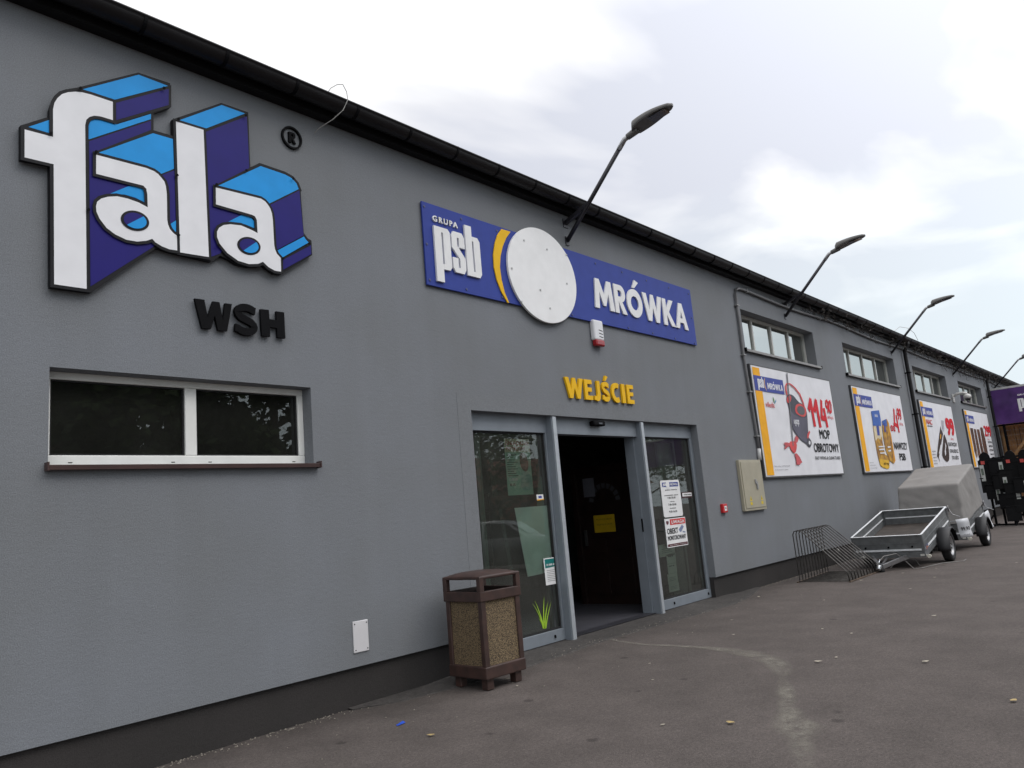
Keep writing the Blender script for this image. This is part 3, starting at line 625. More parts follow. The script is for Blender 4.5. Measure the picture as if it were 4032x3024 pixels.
t = rr_board('opening_hours_sign', 'white rounded opening hours board on the right glass side light', 'sign', R, G1, .006, M_WHITE, .035)
ys = G1-.0075
panel('logo_panel', R, .08, .92, .82, .94, ys, M_BLUE, t)
q = sub_rect(R, .12, .26, .83, .93); bm = BM(); psb(bm, *q, ys-.002, None); link('logo_letters', bm, M_WHITE, t)
q = sub_rect(R, .36, .36, .88, .88); bm = BM(); prism_y(bm, ellipse(q[0], q[2], .055, .055, 24), ys-.002, None); link('logo_disc', bm, M_WHITE, t)
wr('logo_name', R, 'MRÓWKA', .48, .88, .845, .93, ys-.002, M_WHITE, t, .03)
for tx, u0, u1, v0, v1 in (('godziny otwarcia', .2, .82, .71, .755), ('poniedziałek- piątek', .14, .86, .565, .605), ('7.00-20.00', .28, .70, .49, .545), ('sobota', .38, .62, .40, .43), ('7.00-20.00', .28, .70, .305, .36), ('niedziela', .34, .66, .22, .25), ('9.00-16.00', .28, .70, .115, .17)):
    wr('hours_text', R, tx, u0, u1, v0, v1, ys, M_INK, t, .01)
a = on_y(*ZD(418, 712), G1); b = on_y(*ZD(718, 685), G1); c_ = on_y(*ZD(772, 1085), G1); d_ = on_y(*ZD(475, 1135), G1)
R = ((a.x+d_.x)/2, (b.x+c_.x)/2, (c_.z+d_.z)/2, (a.z+b.z)/2)
bm = BM(); box(bm, R[0], R[1], G1-.006, G1, R[2], R[3]); t = tag(link('warning_sign', bm, M_WHITE), 'white and red camera surveillance warning board below the opening hours', 'sign')
panel('red_panel', R, .24, .98, .77, .97, ys, mat('warning_red', (.6,.02,.02), .5), t); wr('warning_word', R, 'UWAGA', .30, .93, .80, .93, ys-.002, M_WHITE, t, .03, space=1.15)
wr('warning_text', R, 'OBIEKT', .06, .58, .46, .66, ys, M_INK, t, .03); wr('warning_text', R, 'MONITOROWANY', .06, .93, .24, .40, ys, M_INK, t, .03)
panel('footer_band', R, .02, .98, .03, .12, ys, mat('footer_brown', (.08,.01,.015), .5), t); wr('footer_text', R, 'www.obiekt.pl  monitoring', .1, .9, .055, .09, ys-.002, M_WHITE, t, 0)
bm = BM(); T = lambda u, v: (R[0]+(R[1]-R[0])*u, R[2]+(R[3]-R[2])*v)
prism_y(bm, [T(.66,.50),(T(.62,.58)),T(.80,.74),T(.88,.66),T(.72,.48)], ys, None); prism_y(bm, [T(.80,.52),T(.80,.46),T(.93,.44),T(.93,.48),T(.84,.50)], ys, None)
link('camera_symbol', bm, mat('camera_blue', (.18,.22,.36), .5), t)
bm = BM(); prism_y(bm, [T(.06,.92),T(.18,.92),T(.18,.84),T(.12,.78),T(.06,.84)], ys, None); link('shield_symbol', bm, mat('shield_dark', (.12,.03,.04), .5), t)
a = on_y(*ZD(673, 325), G1); c_ = on_y(*ZD(820, 412), G1); R = (a.x, c_.x+.03, c_.z+.01, a.z)
bm = BM(); box(bm, R[0], R[1], G1-.003, G1, R[2], R[3]); t = tag(link('sticker', bm, mat('maroon_vinyl', (.04,.008,.01), .4)), 'small dark sticker with white panel right of the opening hours board', 'sticker')
panel('white_panel', R, .05, .95, .28, .85, G1-.0045, M_WHITE, t); wr('sticker_text', R, 'MONITORING', .16, .9, .45, .66, G1-.006, M_INK, t, .02)
# papers behind the right side light
M_GPAP = mat('notice_paper', (.50, .58, .50), .7, var=.06)
ppos = [((340,1095),(590,1230)), ((455,1235),(600,1345)), ((470,1375),(615,1485)), ((470,1520),(630,1630)), ((490,1660),(650,1745))]
for i, (p, q) in enumerate(ppos):
    a = on_y(*ZD(*p), YD+.05); b = on_y(*ZD(*q), YD+.05)
    bm = BM(); box(bm, a.x, b.x+.0, YD+.05, YD+.053, b.z, a.z)
    t = tag(link('notice_paper', bm, M_GPAP), ('blank pale notice paper, topmost behind the right glass', 'pale notice with three dark marks, second from top behind the right glass', 'pale notice with grey print, third from top behind the right glass', 'plain pale notice, fourth from top behind the right glass', 'lowest pale notice paper behind the right glass')[i], 'paper', 'notices behind the right glass')
    R = (a.x, b.x, b.z, a.z)
    bm = BM()
    for k in range(3):
        if i in (1, 2): q2 = sub_rect(R, .2+.2*k, .32+.2*k, .72, .84); quad(bm, (q2[0],YD+.048,q2[2]), (q2[1],YD+.048,q2[2]), (q2[1],YD+.048,q2[3]), (q2[0],YD+.048,q2[3]))
        else: q2 = sub_rect(R, .15, .8, .3+.15*k, .33+.15*k); quad(bm, (q2[0],YD+.048,q2[2]), (q2[1],YD+.048,q2[2]), (q2[1],YD+.048,q2[3]), (q2[0],YD+.048,q2[3]))
    link('print', bm, M_GINK, t)
bm = BM(); a = on_y(*ZD(205, 265), G1); b = on_y(*ZD(245, 425), G1); prism_y(bm, [(a.x,b.z),(b.x,b.z),(b.x,a.z),(a.x,a.z)], G1-.002, G1); t = tag(link('sticker', bm, M_WHITE), 'narrow white sticker with dark ring beside the right door post', 'sticker')
bm = BM(); prism_y(bm, ellipse(a.x+.01, (a.z+b.z)/2+.02, .035, .06, 20), G1-.004, None); link('ring', bm, M_INK, t)
# poster behind the left side light
yb = YD+.04
a = on_y(*ZS(640, 490), yb); b = on_y(*ZS(980, 1090), yb); R = (a.x+.01, a.x+.74, b.z, a.z)
R = (on_y(*ZS(670,800), yb).x, on_y(*ZS(945,800), yb).x, on_y(*ZS(700,1110), yb).z, on_y(*ZS(640,490), yb).z)
bm = BM(); box(bm, R[0], R[1], yb, yb+.003, R[2], R[3]); M_GP = mat('green_poster', (.34, .54, .42), .7, var=.1, vs=2)
t = tag(link('poster', bm, M_GP), 'green breakfast poster with red heading behind the left glass side light', 'poster')
yy = yb-.002
panel('beige_band', R, 0, 1, .76, 1, yy, mat('beige_print', (.52,.50,.36), .7), t); MR = mat('poster_dull_red', (.42,.03,.02), .6)
wr('heading', R, 'ŚNIADANIE', .04, .98, .885, .985, yy-.002, MR, t, .015); wr('heading', R, 'MISTRZÓW', .05, .80, .79, .875, yy-.002, MR, t, .015); wr('subheading', R, 'ZAPRASZAMY', .05, .44, .695, .73, yy, M_INK, t, .02)
bm = BM()
for k in range(9): q2 = sub_rect(R, .05, .30+.08*((k*7) % 3), .655-.04*k, .67-.04*k); quad(bm, (q2[0],yy,q2[2]), (q2[1],yy,q2[2]), (q2[1],yy,q2[3]), (q2[0],yy,q2[3]))
link('print', bm, mat('green_grey_print', (.10,.16,.13), .7), t)
wr('date', R, '12.09.18', .08, .40, .25, .30, yy, M_PAPER, t, .02); wr('date', R, '8.15', .1, .3, .16, .21, yy, M_INK, t, .02)
T = lambda u, v: (R[0]+(R[1]-R[0])*u, R[2]+(R[3]-R[2])*v)
bm = BM(); prism_y(bm, smooth_poly([T(.55,.73),T(.72,.76),T(.86,.70),T(.90,.50),T(.80,.40),T(.62,.44),T(.55,.56)], 2), yy, None); link('printed_face', bm, mat('print_brown', (.20,.12,.09), .7), t)
bm = BM(); prism_y(bm, smooth_poly([T(.50,.08),T(.55,.36),T(.66,.42),T(.85,.40),T(.97,.30),T(.97,.08)], 1), yy, None); link('printed_shirt', bm, mat('print_pale', (.30,.46,.40), .7), t)
# pale sheet, small sheets, flyer
def glass_sheet(name, label, zf, pts, y, m, cat='paper', d=.003):
    bm = BM(); prism_y(bm, poly_px(zf, pts, y), y-d, y); return tag(link(name, bm, m), label, cat)
glass_sheet('paper_sheet', 'large pale green sheet hanging behind the left glass beside the door post', ZS, [(760, 1245), (1140, 1215), (1200, 1930), (905, 1995)], YD+.03, mat('pale_green_sheet', (.70,.84,.76), .6, var=.08, vs=3, bump=.5, bs=4))
glass_sheet('paper_strip', 'narrow grey strip of notices high behind the left glass', ZS, [(1020, 905), (1058, 905), (1085, 1215), (1005, 1220)], YD+.05, mat('dull_green_sheet', (.14,.22,.18), .7))
t = glass_sheet('sticker', 'small white and orange sticker on the left glass above the pale sheet', ZS, [(1000, 1100), (1072, 1097), (1082, 1155), (1008, 1165)], G1, M_WHITE, 'sticker', .002)
bm = BM(); prism_y(bm, poly_px(ZS, [(1006, 1152), (1080, 1146), (1082, 1155), (1008, 1165)], G1), G1-.004, None); link('orange_edge', bm, M_PYEL, t)
bm = BM(); prism_y(bm, poly_px(ZS, [(1020, 1115), (1055, 1112), (1058, 1135), (1023, 1138)], G1), G1-.004, None); link('blue_mark', bm, M_PBLUE, t)
t = glass_sheet('flyer', 'white flyer with teal 10 000 panel taped low on the left glass', ZB, [(385, 275), (508, 258), (538, 545), (415, 568)], G1, M_WHITE, 'flyer', .003)
bm = BM(); prism_y(bm, poly_px(ZB, [(395, 285), (510, 270), (522, 355), (405, 382)], G1), G1-.005, None); link('teal_panel', bm, mat('teal_print', (.0,.17,.16), .5), t)
x0, x1, z0, z1 = rect_px(ZB, (415, 358), (498, 322), G1); text_obj('flyer_text', '10 000 zł', x0, x1, z0, z1, G1-.007, M_WHITE, t, offset=.04)
bm = BM()
for k in range(7): pl = poly_px(ZB, [(418+k*2, 405+k*19), (505+k*2, 393+k*19), (506+k*2, 397+k*19), (419+k*2, 409+k*19)], G1); prism_y(bm, pl, G1-.005, None)
link('flyer_lines', bm, M_GINK, t)
# lime grass decal at the foot of the left glass
bm = BM()
for base, mid, tip, wd in (((395,1035),(380,880),(393,685),16),((402,1038),(402,870),(438,738),16),((408,1035),(425,900),(467,742),14),((390,1038),(360,880),(290,730),16),((385,1038),(340,860),(262,762),12),((388,1038),(365,970),(330,915),12)):
    L_, R_ = [], []
    for k in range(7):
        s_ = k/6; x = (1-s_)**2*base[0]+2*s_*(1-s_)*mid[0]+s_*s_*tip[0]; y = (1-s_)**2*base[1]+2*s_*(1-s_)*mid[1]+s_*s_*tip[1]; h = wd*.5*(1-s_)**.7+.3
        L_.append((x-h, y)); R_.append((x+h, y))
    prism_y(bm, poly_px(ZB, L_+R_[::-1], G1), G1-.001-.0004*wd/12-.0007*((tip[0]*7) % 5), None)
tag(link('grass_decal', bm, mat('lime_vinyl', (.30, .50, .03), .5)), 'lime green grass tuft sticker at the foot of the left glass', 'sticker')

bm = BM(); box(bm, 10.45, 10.98, .42, .45, .06, 2.45); tag(link('standing_board', bm, mat('grey_green_board', (.22,.26,.235), .7, var=.08)), 'pale grey green board standing behind the right edge of the right glass', 'board')
bm = BM(); box(bm, 6.35, 6.43, .40, .46, .05, 2.5); box(bm, 6.47, 6.50, .42, .46, .05, 2.5); tag(link('curtain_rail', bm, mat('grey_green_rail', (.20,.25,.22), .6)), 'grey upright double rail behind the left glass beside the poster', 'rail')
# ------------------------------------------------------------------ inside the doorway
dd = thing('display_door', 'dark brown panelled display door standing inside the shop entrance', 'door', (10.3, 1.3, 0))
M_DD = mat('dark_brown_wood', (.022, .010, .008), .45, var=.25, vs=5, col2=(.012,.006,.005))
xd = 10.22
bm = BM(); box(bm, xd, xd+.05, .80, 1.85, .03, 2.10); link('door_leaf', bm, M_DD, dd, bevel=.006)
bm = BM(); box(bm, xd-.03, xd+.08, 1.85, 1.95, .02, 2.2); box(bm, xd-.03, xd+.08, .70, .80, .02, 2.2); box(bm, xd-.03, xd+.08, .80, 1.85, 2.10, 2.2); link('door_frame', bm, M_DD, dd, bevel=.005)
bm = BM()
for k in range(9):
    t0 = PI*k/9+.05; t1 = PI*(k+1)/9-.05
    ps = [(1.33+.3*math.cos(q)*f, 1.62+.3*math.sin(q)*f) for q, f in ((t0,1),(t1,1),(t1,.72),(t0,.72))]
    bm.faces.new([bm.verts.new((xd-.004, p[0], p[1])) for p in ps])
link('arched_glazing', bm, mat('leaded_glass', (.09,.09,.10), .15), dd)
bm = BM()
for yy0, yy1 in ((.92, 1.28), (1.38, 1.74)):
    for z0, z1 in ((.2, .75), (.85, 1.05)): box(bm, xd-.012, xd, yy0, yy1, z0, z1)
link('raised_panel', bm, M_DD, dd, bevel=.008)
bm = BM(); box(bm, xd-.05, xd-.02, 1.72, 1.76, .95, 1.2); link('handle', bm, mat('pewter', (.2,.2,.2), .3, .8), dd)
base_at(dd)
bm = BM(); box(bm, xd-.018, xd-.013, 1.17, 1.57, 1.15, 1.42); nt_ = tag(link('notice', bm, mat('yellow_card', (.62,.40,.01), .6)), 'yellow card notice on the brown door inside the entrance', 'notice')
for k, (tx, z0) in enumerate((('PROMOCJA DRZWI', 1.34), ('zapytaj o cenę', 1.26))):
    tb = text_bm(tx, .0); xs = [v.co.x for v in tb.verts]; s_ = .3/(max(xs)-min(xs)); bm = BM(); mp_ = {v: bm.verts.new((xd-.02, 1.37-v.co.x*s_, z0+v.co.y*s_)) for v in tb.verts}
    for f in tb.faces: bm.faces.new([mp_[v] for v in f.verts])
    tb.free(); link('notice_text', bm, mat('brown_ink', (.2,.12,.01), .6), nt_)
bm = BM(); box(bm, xd-.008, xd-.003, 1.5, 1.72, 1.72, 2.02); tag(link('paper', bm, mat('grey_paper', (.16,.16,.19), .7)), 'pale paper sheet taped high on the brown door inside', 'paper')
# dim shelf units in the shop
M_SH = mat('dim_shelf', (.06,.055,.05), .6)
for i, (x0, y0, lb) in enumerate(((7.0, 3.6, 'dark shop shelving seen dimly through the left of the doorway'), (9.2, 4.6, 'dark shop shelving deeper inside behind the display door'))):
    sh = thing('shop_shelf', lb, 'shelf', (x0, y0, 0)); bm = BM()
    for z in (.15, .65, 1.15, 1.65): box(bm, x0, x0+1.8, y0, y0+.45, z, z+.03)
    link('shelf_board', bm, M_SH, sh); bm = BM(); box(bm, x0-.04, x0, y0, y0+.45, .01, 2.0); box(bm, x0+1.8, x0+1.84, y0, y0+.45, .01, 2.0); link('upright', bm, M_SH, sh)
    bm = BM()
    for z in (.18, .68, 1.18):
        x = x0+.05
        while x < x0+1.7:
            w_ = random.uniform(.1, .22); box(bm, x, x+w_-.02, y0+.05, y0+.4, z, z+random.uniform(.15, .35)); x += w_
    link('goods', bm, mat('dim_goods', (.07,.06,.06), .6), sh); base_at(sh)

# ------------------------------------------------------------------ the big wall logo
lg = thing('wall_logo_sign', 'large blue and white three-dimensional fala logo sign high on the wall', 'sign', (2.6, 0, 4.2))
YL = -.05
def LP(pts): return poly_px(Z1, pts, YL)
outer = [(133,488),(320,430),(322,385),(335,345),(360,305),(400,270),(450,248),(505,240),(903,142),(1112,212),(1115,370),(1003,410),(1003,522),(1128,565),(1126,448),(1445,340),(1622,402),(1635,760),(1690,740),(1870,795),(1920,830),(1950,870),(1965,920),(1970,1000),(1985,1190),(2010,1225),(2035,1240),(2040,1335),(1835,1462),(1790,1455),(1740,1420),(1710,1395),(1690,1410),(1620,1412),(1550,1395),(1490,1360),(1440,1338),(1380,1378),(1175,1330),(1110,1315),(1050,1295),(1020,1288),(595,1580),(325,1545),(322,745),(133,712)]
bm = BM(); prism_y(bm, LP(outer), YL, -.012); link('backing_plate', bm, mat('logo_black', (.008,.008,.010), .55, spec=.2), lg)
def piece(name, pts, lay, m, out_px=0):
    p = LP(pts); bm = BM(); prism_y(bm, p, YL-.0025*lay, YL-.0025*lay+.0012); o = link(name, bm, m, lg)
    if out_px:
        d = out_px*.6027*.0026; bm = BM(); prism_y(bm, outset(p, d), YL-.0025*lay+.0013, YL-.0025*lay+.0022); link('black_outline', bm, MATS['logo_black'], lg)
    return o
piece('dark_shade', [(580,592),(985,458),(985,525),(1060,560),(1130,572),(1140,1180),(1000,1282),(590,1540)], 1, M_DBLUE)
piece('light_shade', [(578,580),(578,487),(590,460),(620,447),(655,450),(762,482),(985,413),(985,447)], 1.2, M_LBLUE)
piece('light_shade', [(540,252),(905,157),(1097,230),(750,320),(690,300),(600,272)], 1, M_LBLUE)
piece('dark_shade', [(757,342),(1100,250),(1100,355),(757,455)], 2, M_DBLUE, 14)
piece('light_shade', [(185,498),(320,453),(320,538)], 1, M_LBLUE)
piece('light_shade', [(705,940),(840,885),(900,885),(935,905),(943,940),(942,990),(880,960),(810,940)], 2, M_LBLUE)
piece('light_shade', [(640,668),(998,540),(1128,578),(1135,772),(1040,810),(1010,785),(985,772),(955,762),(900,745)], 2, M_LBLUE, 18)
piece('dark_shade', [(1045,818),(1137,783),(1145,1108),(1100,1138),(1088,1120),(1082,900),(1070,860)], 3, M_DBLUE)
piece('light_shade', [(1100,1140),(1147,1110),(1147,1200),(1120,1180),(1105,1160)], 3, M_LBLUE)
piece('dark_shade', [(1345,530),(1612,428),(1628,768),(1700,900),(1500,1250),(1437,1325),(1378,1347)], 1, M_DBLUE)
piece('light_shade', [(1170,455),(1447,355),(1600,410),(1340,510)], 1, M_LBLUE)
piece('light_shade', [(1425,882),(1700,755),(1860,810),(1905,835),(1935,870),(1948,905),(1750,1003),(1720,970),(1690,958),(1600,930)], 3, M_LBLUE, 18)
piece('light_shade', [(1465,1130),(1580,1072),(1640,1090),(1658,1115),(1660,1160),(1600,1135),(1530,1125)], 2, M_LBLUE)
piece('dark_shade', [(1760,1010),(1952,915),(1960,1000),(1980,1208),(1800,1305),(1785,1270),(1778,1120),(1775,1050)], 4, M_DBLUE)
piece('light_shade', [(1803,1310),(1982,1215),(1990,1230),(2012,1255),(1845,1350),(1822,1335)], 4, M_LBLUE)
piece('dark_shade', [(1845,1368),(2028,1272),(2030,1330),(1842,1435)], 4, M_DBLUE)
piece('white_letter', [(157,518),(343,567),(343,385),(352,345),(370,315),(400,288),(440,275),(490,272),(530,275),(590,290),(733,338),(733,457),(650,432),(610,428),(580,437),(560,455),(552,490),(562,1558),(350,1528),(347,745),(157,700)], 5, M_LWH, 15)
piece('white_letter', [(623,684),(950,770),(1000,790),(1028,810),(1050,835),(1068,858),(1078,890),(1084,940),(1087,1110),(1092,1138),(1104,1168),(1124,1192),(1150,1212),(1152,1308),(1100,1300),(1050,1280),(1010,1255),(990,1232),(950,1245),(890,1250),(820,1238),(750,1205),(690,1160),(645,1100),(625,1055),(622,1020),(630,990),(655,970),(700,958),(760,955),(830,970),(900,995),(960,1027),(957,940),(950,905),(930,885),(890,875),(623,808)], 6.2, M_LWH, 15)
piece('white_letter', [(1145,465),(1325,520),(1360,1350),(1172,1320)], 5, M_LWH, 14)
piece('white_letter', [(1404,897),(1640,955),(1700,970),(1725,987),(1745,1010),(1760,1035),(1770,1065),(1776,1110),(1785,1270),(1790,1300),(1803,1330),(1828,1357),(1830,1446),(1790,1440),(1750,1418),(1712,1382),(1680,1395),(1620,1397),(1550,1375),(1480,1325),(1430,1265),(1412,1220),(1412,1185),(1425,1160),(1455,1142),(1500,1137),(1570,1145),(1640,1175),(1677,1195),(1672,1110),(1660,1085),(1640,1075),(1405,1007)], 6.4, M_LWH, 15)
def counter(cx, cy, rx, ry, rot, split):
    for k, (f, lay) in enumerate(((1., 7.5), (.80, 8.3))):
        e_ = ellipse(cx, cy, rx*f, ry*f*(1 if k == 0 else .97), 36, rot); piece('counter_ring' if k == 0 else 'dark_shade', e_, lay, MATS['logo_black'] if k == 0 else M_DBLUE)
    e_ = ellipse(cx, cy, rx*.80, ry*.776, 72, rot); (ax, ay), (bx, by) = split
    lo = [p for p in e_ if (bx-ax)*(p[1]-ay)-(by-ay)*(p[0]-ax) > 0]
    if len(lo) > 3:
        # keep the chain continuous
        i0 = next((i for i in range(72) if ((bx-ax)*(e_[i-1][1]-ay)-(by-ay)*(e_[i-1][0]-ax)) <= 0 and ((bx-ax)*(e_[i][1]-ay)-(by-ay)*(e_[i][0]-ax)) > 0), 0)
        seq = []
        i = i0
        while ((bx-ax)*(e_[i % 72][1]-ay)-(by-ay)*(e_[i % 72][0]-ax)) > 0 and len(seq) < 72: seq.append(e_[i % 72]); i += 1
        piece('light_shade', seq, 9.2, M_LBLUE)
counter(875, 1115, 95, 64, .28, ((830, 1135), (925, 1085))); counter(1619, 1279, 78, 57, .3, ((1588, 1301), (1660, 1253)))
for q in ((518,254),(1062,252),(620,668),(1157,455),(1597,430),(1147,820),(570,1045),(1157,1210),(1405,880),(1600,788),(1905,842),(1416,1278),(1838,1362),(2010,1265),(325,548)):
    p = on_y(*Z1(*q), YL); bm = BM(); prism_y(bm, ellipse(p.x, p.z, .011, .011, 12), YL-.032, YL-.0245); link('bolt_head', bm, M_BLK, lg)
base_at(lg)
# registered mark
rg = thing('registered_mark', 'small black ring with letter R on the wall right of the logo', 'sign', (3.85, 0, 5.16))
c_ = on_y(1150, 542, -.02); bm = BM()
o_ = ellipse(c_.x, c_.z, .107, .111, 40); i_ = ellipse(c_.x, c_.z, .090, .094, 40)
for k in range(40):
    a, b, c2, d2 = o_[k], o_[(k+1) % 40], i_[(k+1) % 40], i_[k]
    quad(bm, (a[0],-.025,a[1]), (b[0],-.025,b[1]), (c2[0],-.025,c2[1]), (d2[0],-.025,d2[1])); quad(bm, (a[0],-.025,a[1]), (a[0],-.0,a[1]), (b[0],-.0,b[1]), (b[0],-.025,b[1])); quad(bm, (d2[0],-.025,d2[1]), (c2[0],-.025,c2[1]), (c2[0],0,c2[1]), (d2[0],0,d2[1]))
link('ring', bm, M_BLK, rg); bm = BM(); heavy(bm, 'R', c_.x-.034, c_.x+.040, c_.z-.052, .104, -.025, 0); link('letter', bm, M_BLK, rg); base_at(rg)
# WSH
ws = thing('wall_letters', 'three bold black letters WSH on the wall above the white window', 'sign', (3.27, 0, 3.3))
def WP(pts): return poly_px(Z2, pts, -.04)
for nm, pts in (('letter', [(1211,118),(1272,126),(1293,235),(1325,136),(1366,142),(1388,258),(1400,148),(1443,154),(1414,322),(1357,316),(1337,222),(1313,308),(1258,303)]), ('letter', [(1620,184),(1673,190),(1677,247),(1722,253),(1718,198),(1768,205),(1776,367),(1727,361),(1724,303),(1679,297),(1682,356),(1630,350)])):
    bm = BM(); prism_y(bm, WP(pts), -.040, -.015); link(nm, bm, M_BLK, ws)
x0, x1 = on_y(*Z2(1455, 250), -.04).x, on_y(*Z2(1605, 270), -.04).x
bm = BM(); heavy(bm, 'S', x0-.01, x1+.005, 3.19, .27, -.045, -.015); link('letter', bm, M_BLK, ws); base_at(ws)

# ------------------------------------------------------------------ the blue fascia sign
sg = thing('shop_sign', 'long blue shop sign with white disc and raised psb MRÓWKA lettering', 'sign', (8.35, 0, 4.47))
SX0, SX1, SZ0, SZ1 = 5.412, 11.342, 4.003, 4.945
bm = BM(); box(bm, SX0, SX1, -.034, -.012, SZ0, SZ1); link('blue_board', bm, M_BLUE, sg, bevel=.003)
# arc and disc
DC = (7.40, 4.463)
P_ = lambda pts, y: poly_px(Z3, pts, y)
bm = BM()
ol = smooth_poly([(690,372),(660,415),(640,480),(630,560),(635,650),(655,740),(690,830),(735,908)], 0); il = [(745,908),(712,830),(690,740),(678,650),(682,570),(698,500),(722,440),(755,392)]
prism_y(bm, P_(ol+il, -.045), -.05, -.036); link('yellow_arc', bm, M_YEL, sg, bevel=.002)
cc = [(962+254.5*math.cos(t)*1.0, 722+345*math.sin(t)) for t in (2*PI*i/8 for i in range(8))]
RX, RZ = .678, .617
bm = BM(); prism_y(bm, ellipse(DC[0], DC[1], RX, RZ, 72), -.066, -.0365); link('white_disc', bm, mat('disc_white', (.80,.80,.80), .5, var=.03, spec=.25), sg, bevel=.003)
bm = BM(); psb(bm, 5.545, 6.258, 4.06, 4.812, -.060, -.0345); link('raised_letters', bm, M_WHITE, sg, bevel=.002)
text_obj('raised_letters', 'GRUPA', 5.548, 5.93, 4.745, 4.812, -.05, M_WHITE, sg, .014, .03, space=1.35)
heavy_each('raised_letter', 'MRÓWKA', 8.50, 11.09, 4.218, .425, -.054, -.035, M_WHITE, sg, .055)
for q in ((128,208),(397,300),(655,385),(148,480),(170,742),(437,810),(697,868),(1371,622),(1564,686),(1741,746),(1903,798),(2047,843),(1204,996),(1417,1045),(1611,1088),(1788,1128),(1951,1166),(2093,1200),(2071,1018),):
    p = on_y(*Z3(*q), -.035); bm = BM(); prism_y(bm, ellipse(p.x, p.z, .015, .015, 14), -.041, -.0345); link('bolt_head', bm, mat('bolt_blue', (.035,.045,.14), .4), sg, bevel=.003)
for q in ((853,455),(1160,560),(765,657),(1165,768),(835,900),(1043,948),(972,815),(1020,520)):
    p = on_y(*Z3(*q), -.066); bm = BM(); prism_y(bm, ellipse(p.x, p.z, .014, .014, 14), -.074, -.0665); link('disc_bolt', bm, mat('bolt_grey', (.42,.42,.42), .35), sg, bevel=.003)
base_at(sg)
# WEJŚCIE
wj = thing('entrance_letters', 'raised yellow word WEJŚCIE on the wall above the entrance', 'sign', (8.45, 0, 3.05))
heavy_each('letter', 'WEJŚCIE', 7.665, 9.25, 2.92, .268, -.034, -.006, M_YEL, wj, .10); base_at(wj)
# siren
sr = thing('alarm_siren', 'white alarm siren box with red lens below the blue sign', 'siren', (8.49, 0, 3.85))
bm = BM(); box(bm, 8.375, 8.60, -.075, 0, 3.745, 4.03); link('housing', bm, mat('siren_white', (.66,.66,.68), .3, var=.02), sr, bevel=.025, seg=4)
bm = BM(); box(bm, 8.385, 8.59, -.085, -.01, 3.665, 3.755); link('red_lens', bm, mat('red_lens', (.30,.01,.015), .15), sr, bevel=.022, seg=3)
bm = BM()
for k in range(3): bar(bm, (8.48, -.077, 3.80+.045*k), (8.565, -.077, 3.79+.045*k), .003, .008)
link('slot', bm, M_INK, sr); base_at(sr)
# vent cover plate near the ground
vp = thing('cover_plate', 'white rectangular cover plate screwed low on the grey wall', 'cover plate', (4.34, 0, .59))
bm = BM(); box(bm, 4.257, 4.422, -.012, 0, .457, .724); link('plate', bm, mat('plate_white', (.60,.59,.60), .35, var=.02), vp, bevel=.008, seg=3)
bm = BM()
for x in (4.275, 4.404):
    for z in (.48, .70): prism_y(bm, ellipse(x, z, .0055, .0055, 10), -.015, -.0125)
link('screw', bm, M_INK, vp); base_at(vp)
# fire alarm button
fb = thing('fire_button', 'small red fire alarm call point beside the entrance', 'alarm button', (11.56, 0, 1.36))
bm = BM(); box(bm, 11.475, 11.63, -.05, 0, 1.285, 1.425); link('housing', bm, mat('alarm_red', (.52,.015,.02), .35), fb, bevel=.008)
bm = BM(); box(bm, 11.52, 11.595, -.053, -.0505, 1.315, 1.39); link('white_window', bm, M_WHITE, fb); bm = BM(); prism_y(bm, ellipse(11.557, 1.355, .016, .016, 12), -.055, -.0535); link('black_dot', bm, M_INK, fb); base_at(fb)
# electrical cabinet
eb = thing('electrical_cabinet', 'beige metal electrical cabinet on the wall below the mop banner', 'cabinet', (12.68, 0, 1.7))
M_BEI = mat('beige_enamel', (.36, .33, .25), .4, var=.05)
bm = BM(); box(bm, 12.25, 13.11, -.055, 0, 1.268, 2.125); link('case', bm, M_BEI, eb, bevel=.005)
bm = BM(); box(bm, 12.29, 13.07, -.066, -.056, 1.31, 2.09); dr = link('door', bm, M_BEI, eb, bevel=.004)
bm = BM(); box(bm, 12.78, 12.82, -.09, -.067, 1.62, 1.75); box(bm, 12.74, 12.78, -.085, -.067, 1.71, 1.79); link('handle', bm, mat('grey_handle', (.3,.3,.3), .4), dr, bevel=.004)
for x in (12.5, 12.93):
    bm = BM(); prism_y(bm, [(x-.045, 1.43), (x+.045, 1.43), (x, 1.51)], -.0675, None); prism_y(bm, [(x-.04,1.36),(x+.04,1.36),(x+.04,1.41),(x-.04,1.41)], -.0675, None); link('hazard_sticker', bm, mat('hazard_yellow', (.66,.50,.02), .5), dr)
    bm = BM(); prism_y(bm, [(x-.012, 1.445), (x+.008, 1.445), (x, 1.49)], -.0688, None); link('hazard_mark', bm, M_INK, dr)
base_at(eb)
# conduit
cp = thing('cable_conduit', 'grey plastic cable conduit running down from the gutter to the cabinet', 'conduit', (13.1, 0, 2.1))
M_CON = mat('grey_pvc', (.15, .15, .155), .5, var=.1)
bm = BM(); pts = [(13.17, -.035, 2.30), (13.17, -.035, 2.6), (13.13, -.035, 3.2), (13.08, -.035, 4.0), (13.10, -.035, 4.7), (13.10, -.035, 5.18), (13.15, -.035, 5.26), (13.26, -.035, 5.30)]
xx = 13.5
while xx < 43: pts.append((xx, -.035, 5.315+.022*math.sin(xx*1.1)-.02*abs(math.sin(xx*.35)))); xx += .4
tube(bm, pts, .026, 8); link('pipe', bm, M_CON, cp)
bm = BM(); tube(bm, [(13.15,-.035,2.12),(13.15,-.035,2.22),(13.17,-.035,2.32)], .034, 10); link('pipe_elbow', bm, mat('pale_pvc', (.5,.5,.5), .5), cp)
clip = [(13.16, 2.55), (13.12, 3.35), (13.08, 4.02), (13.10, 4.95)]
bm = BM()
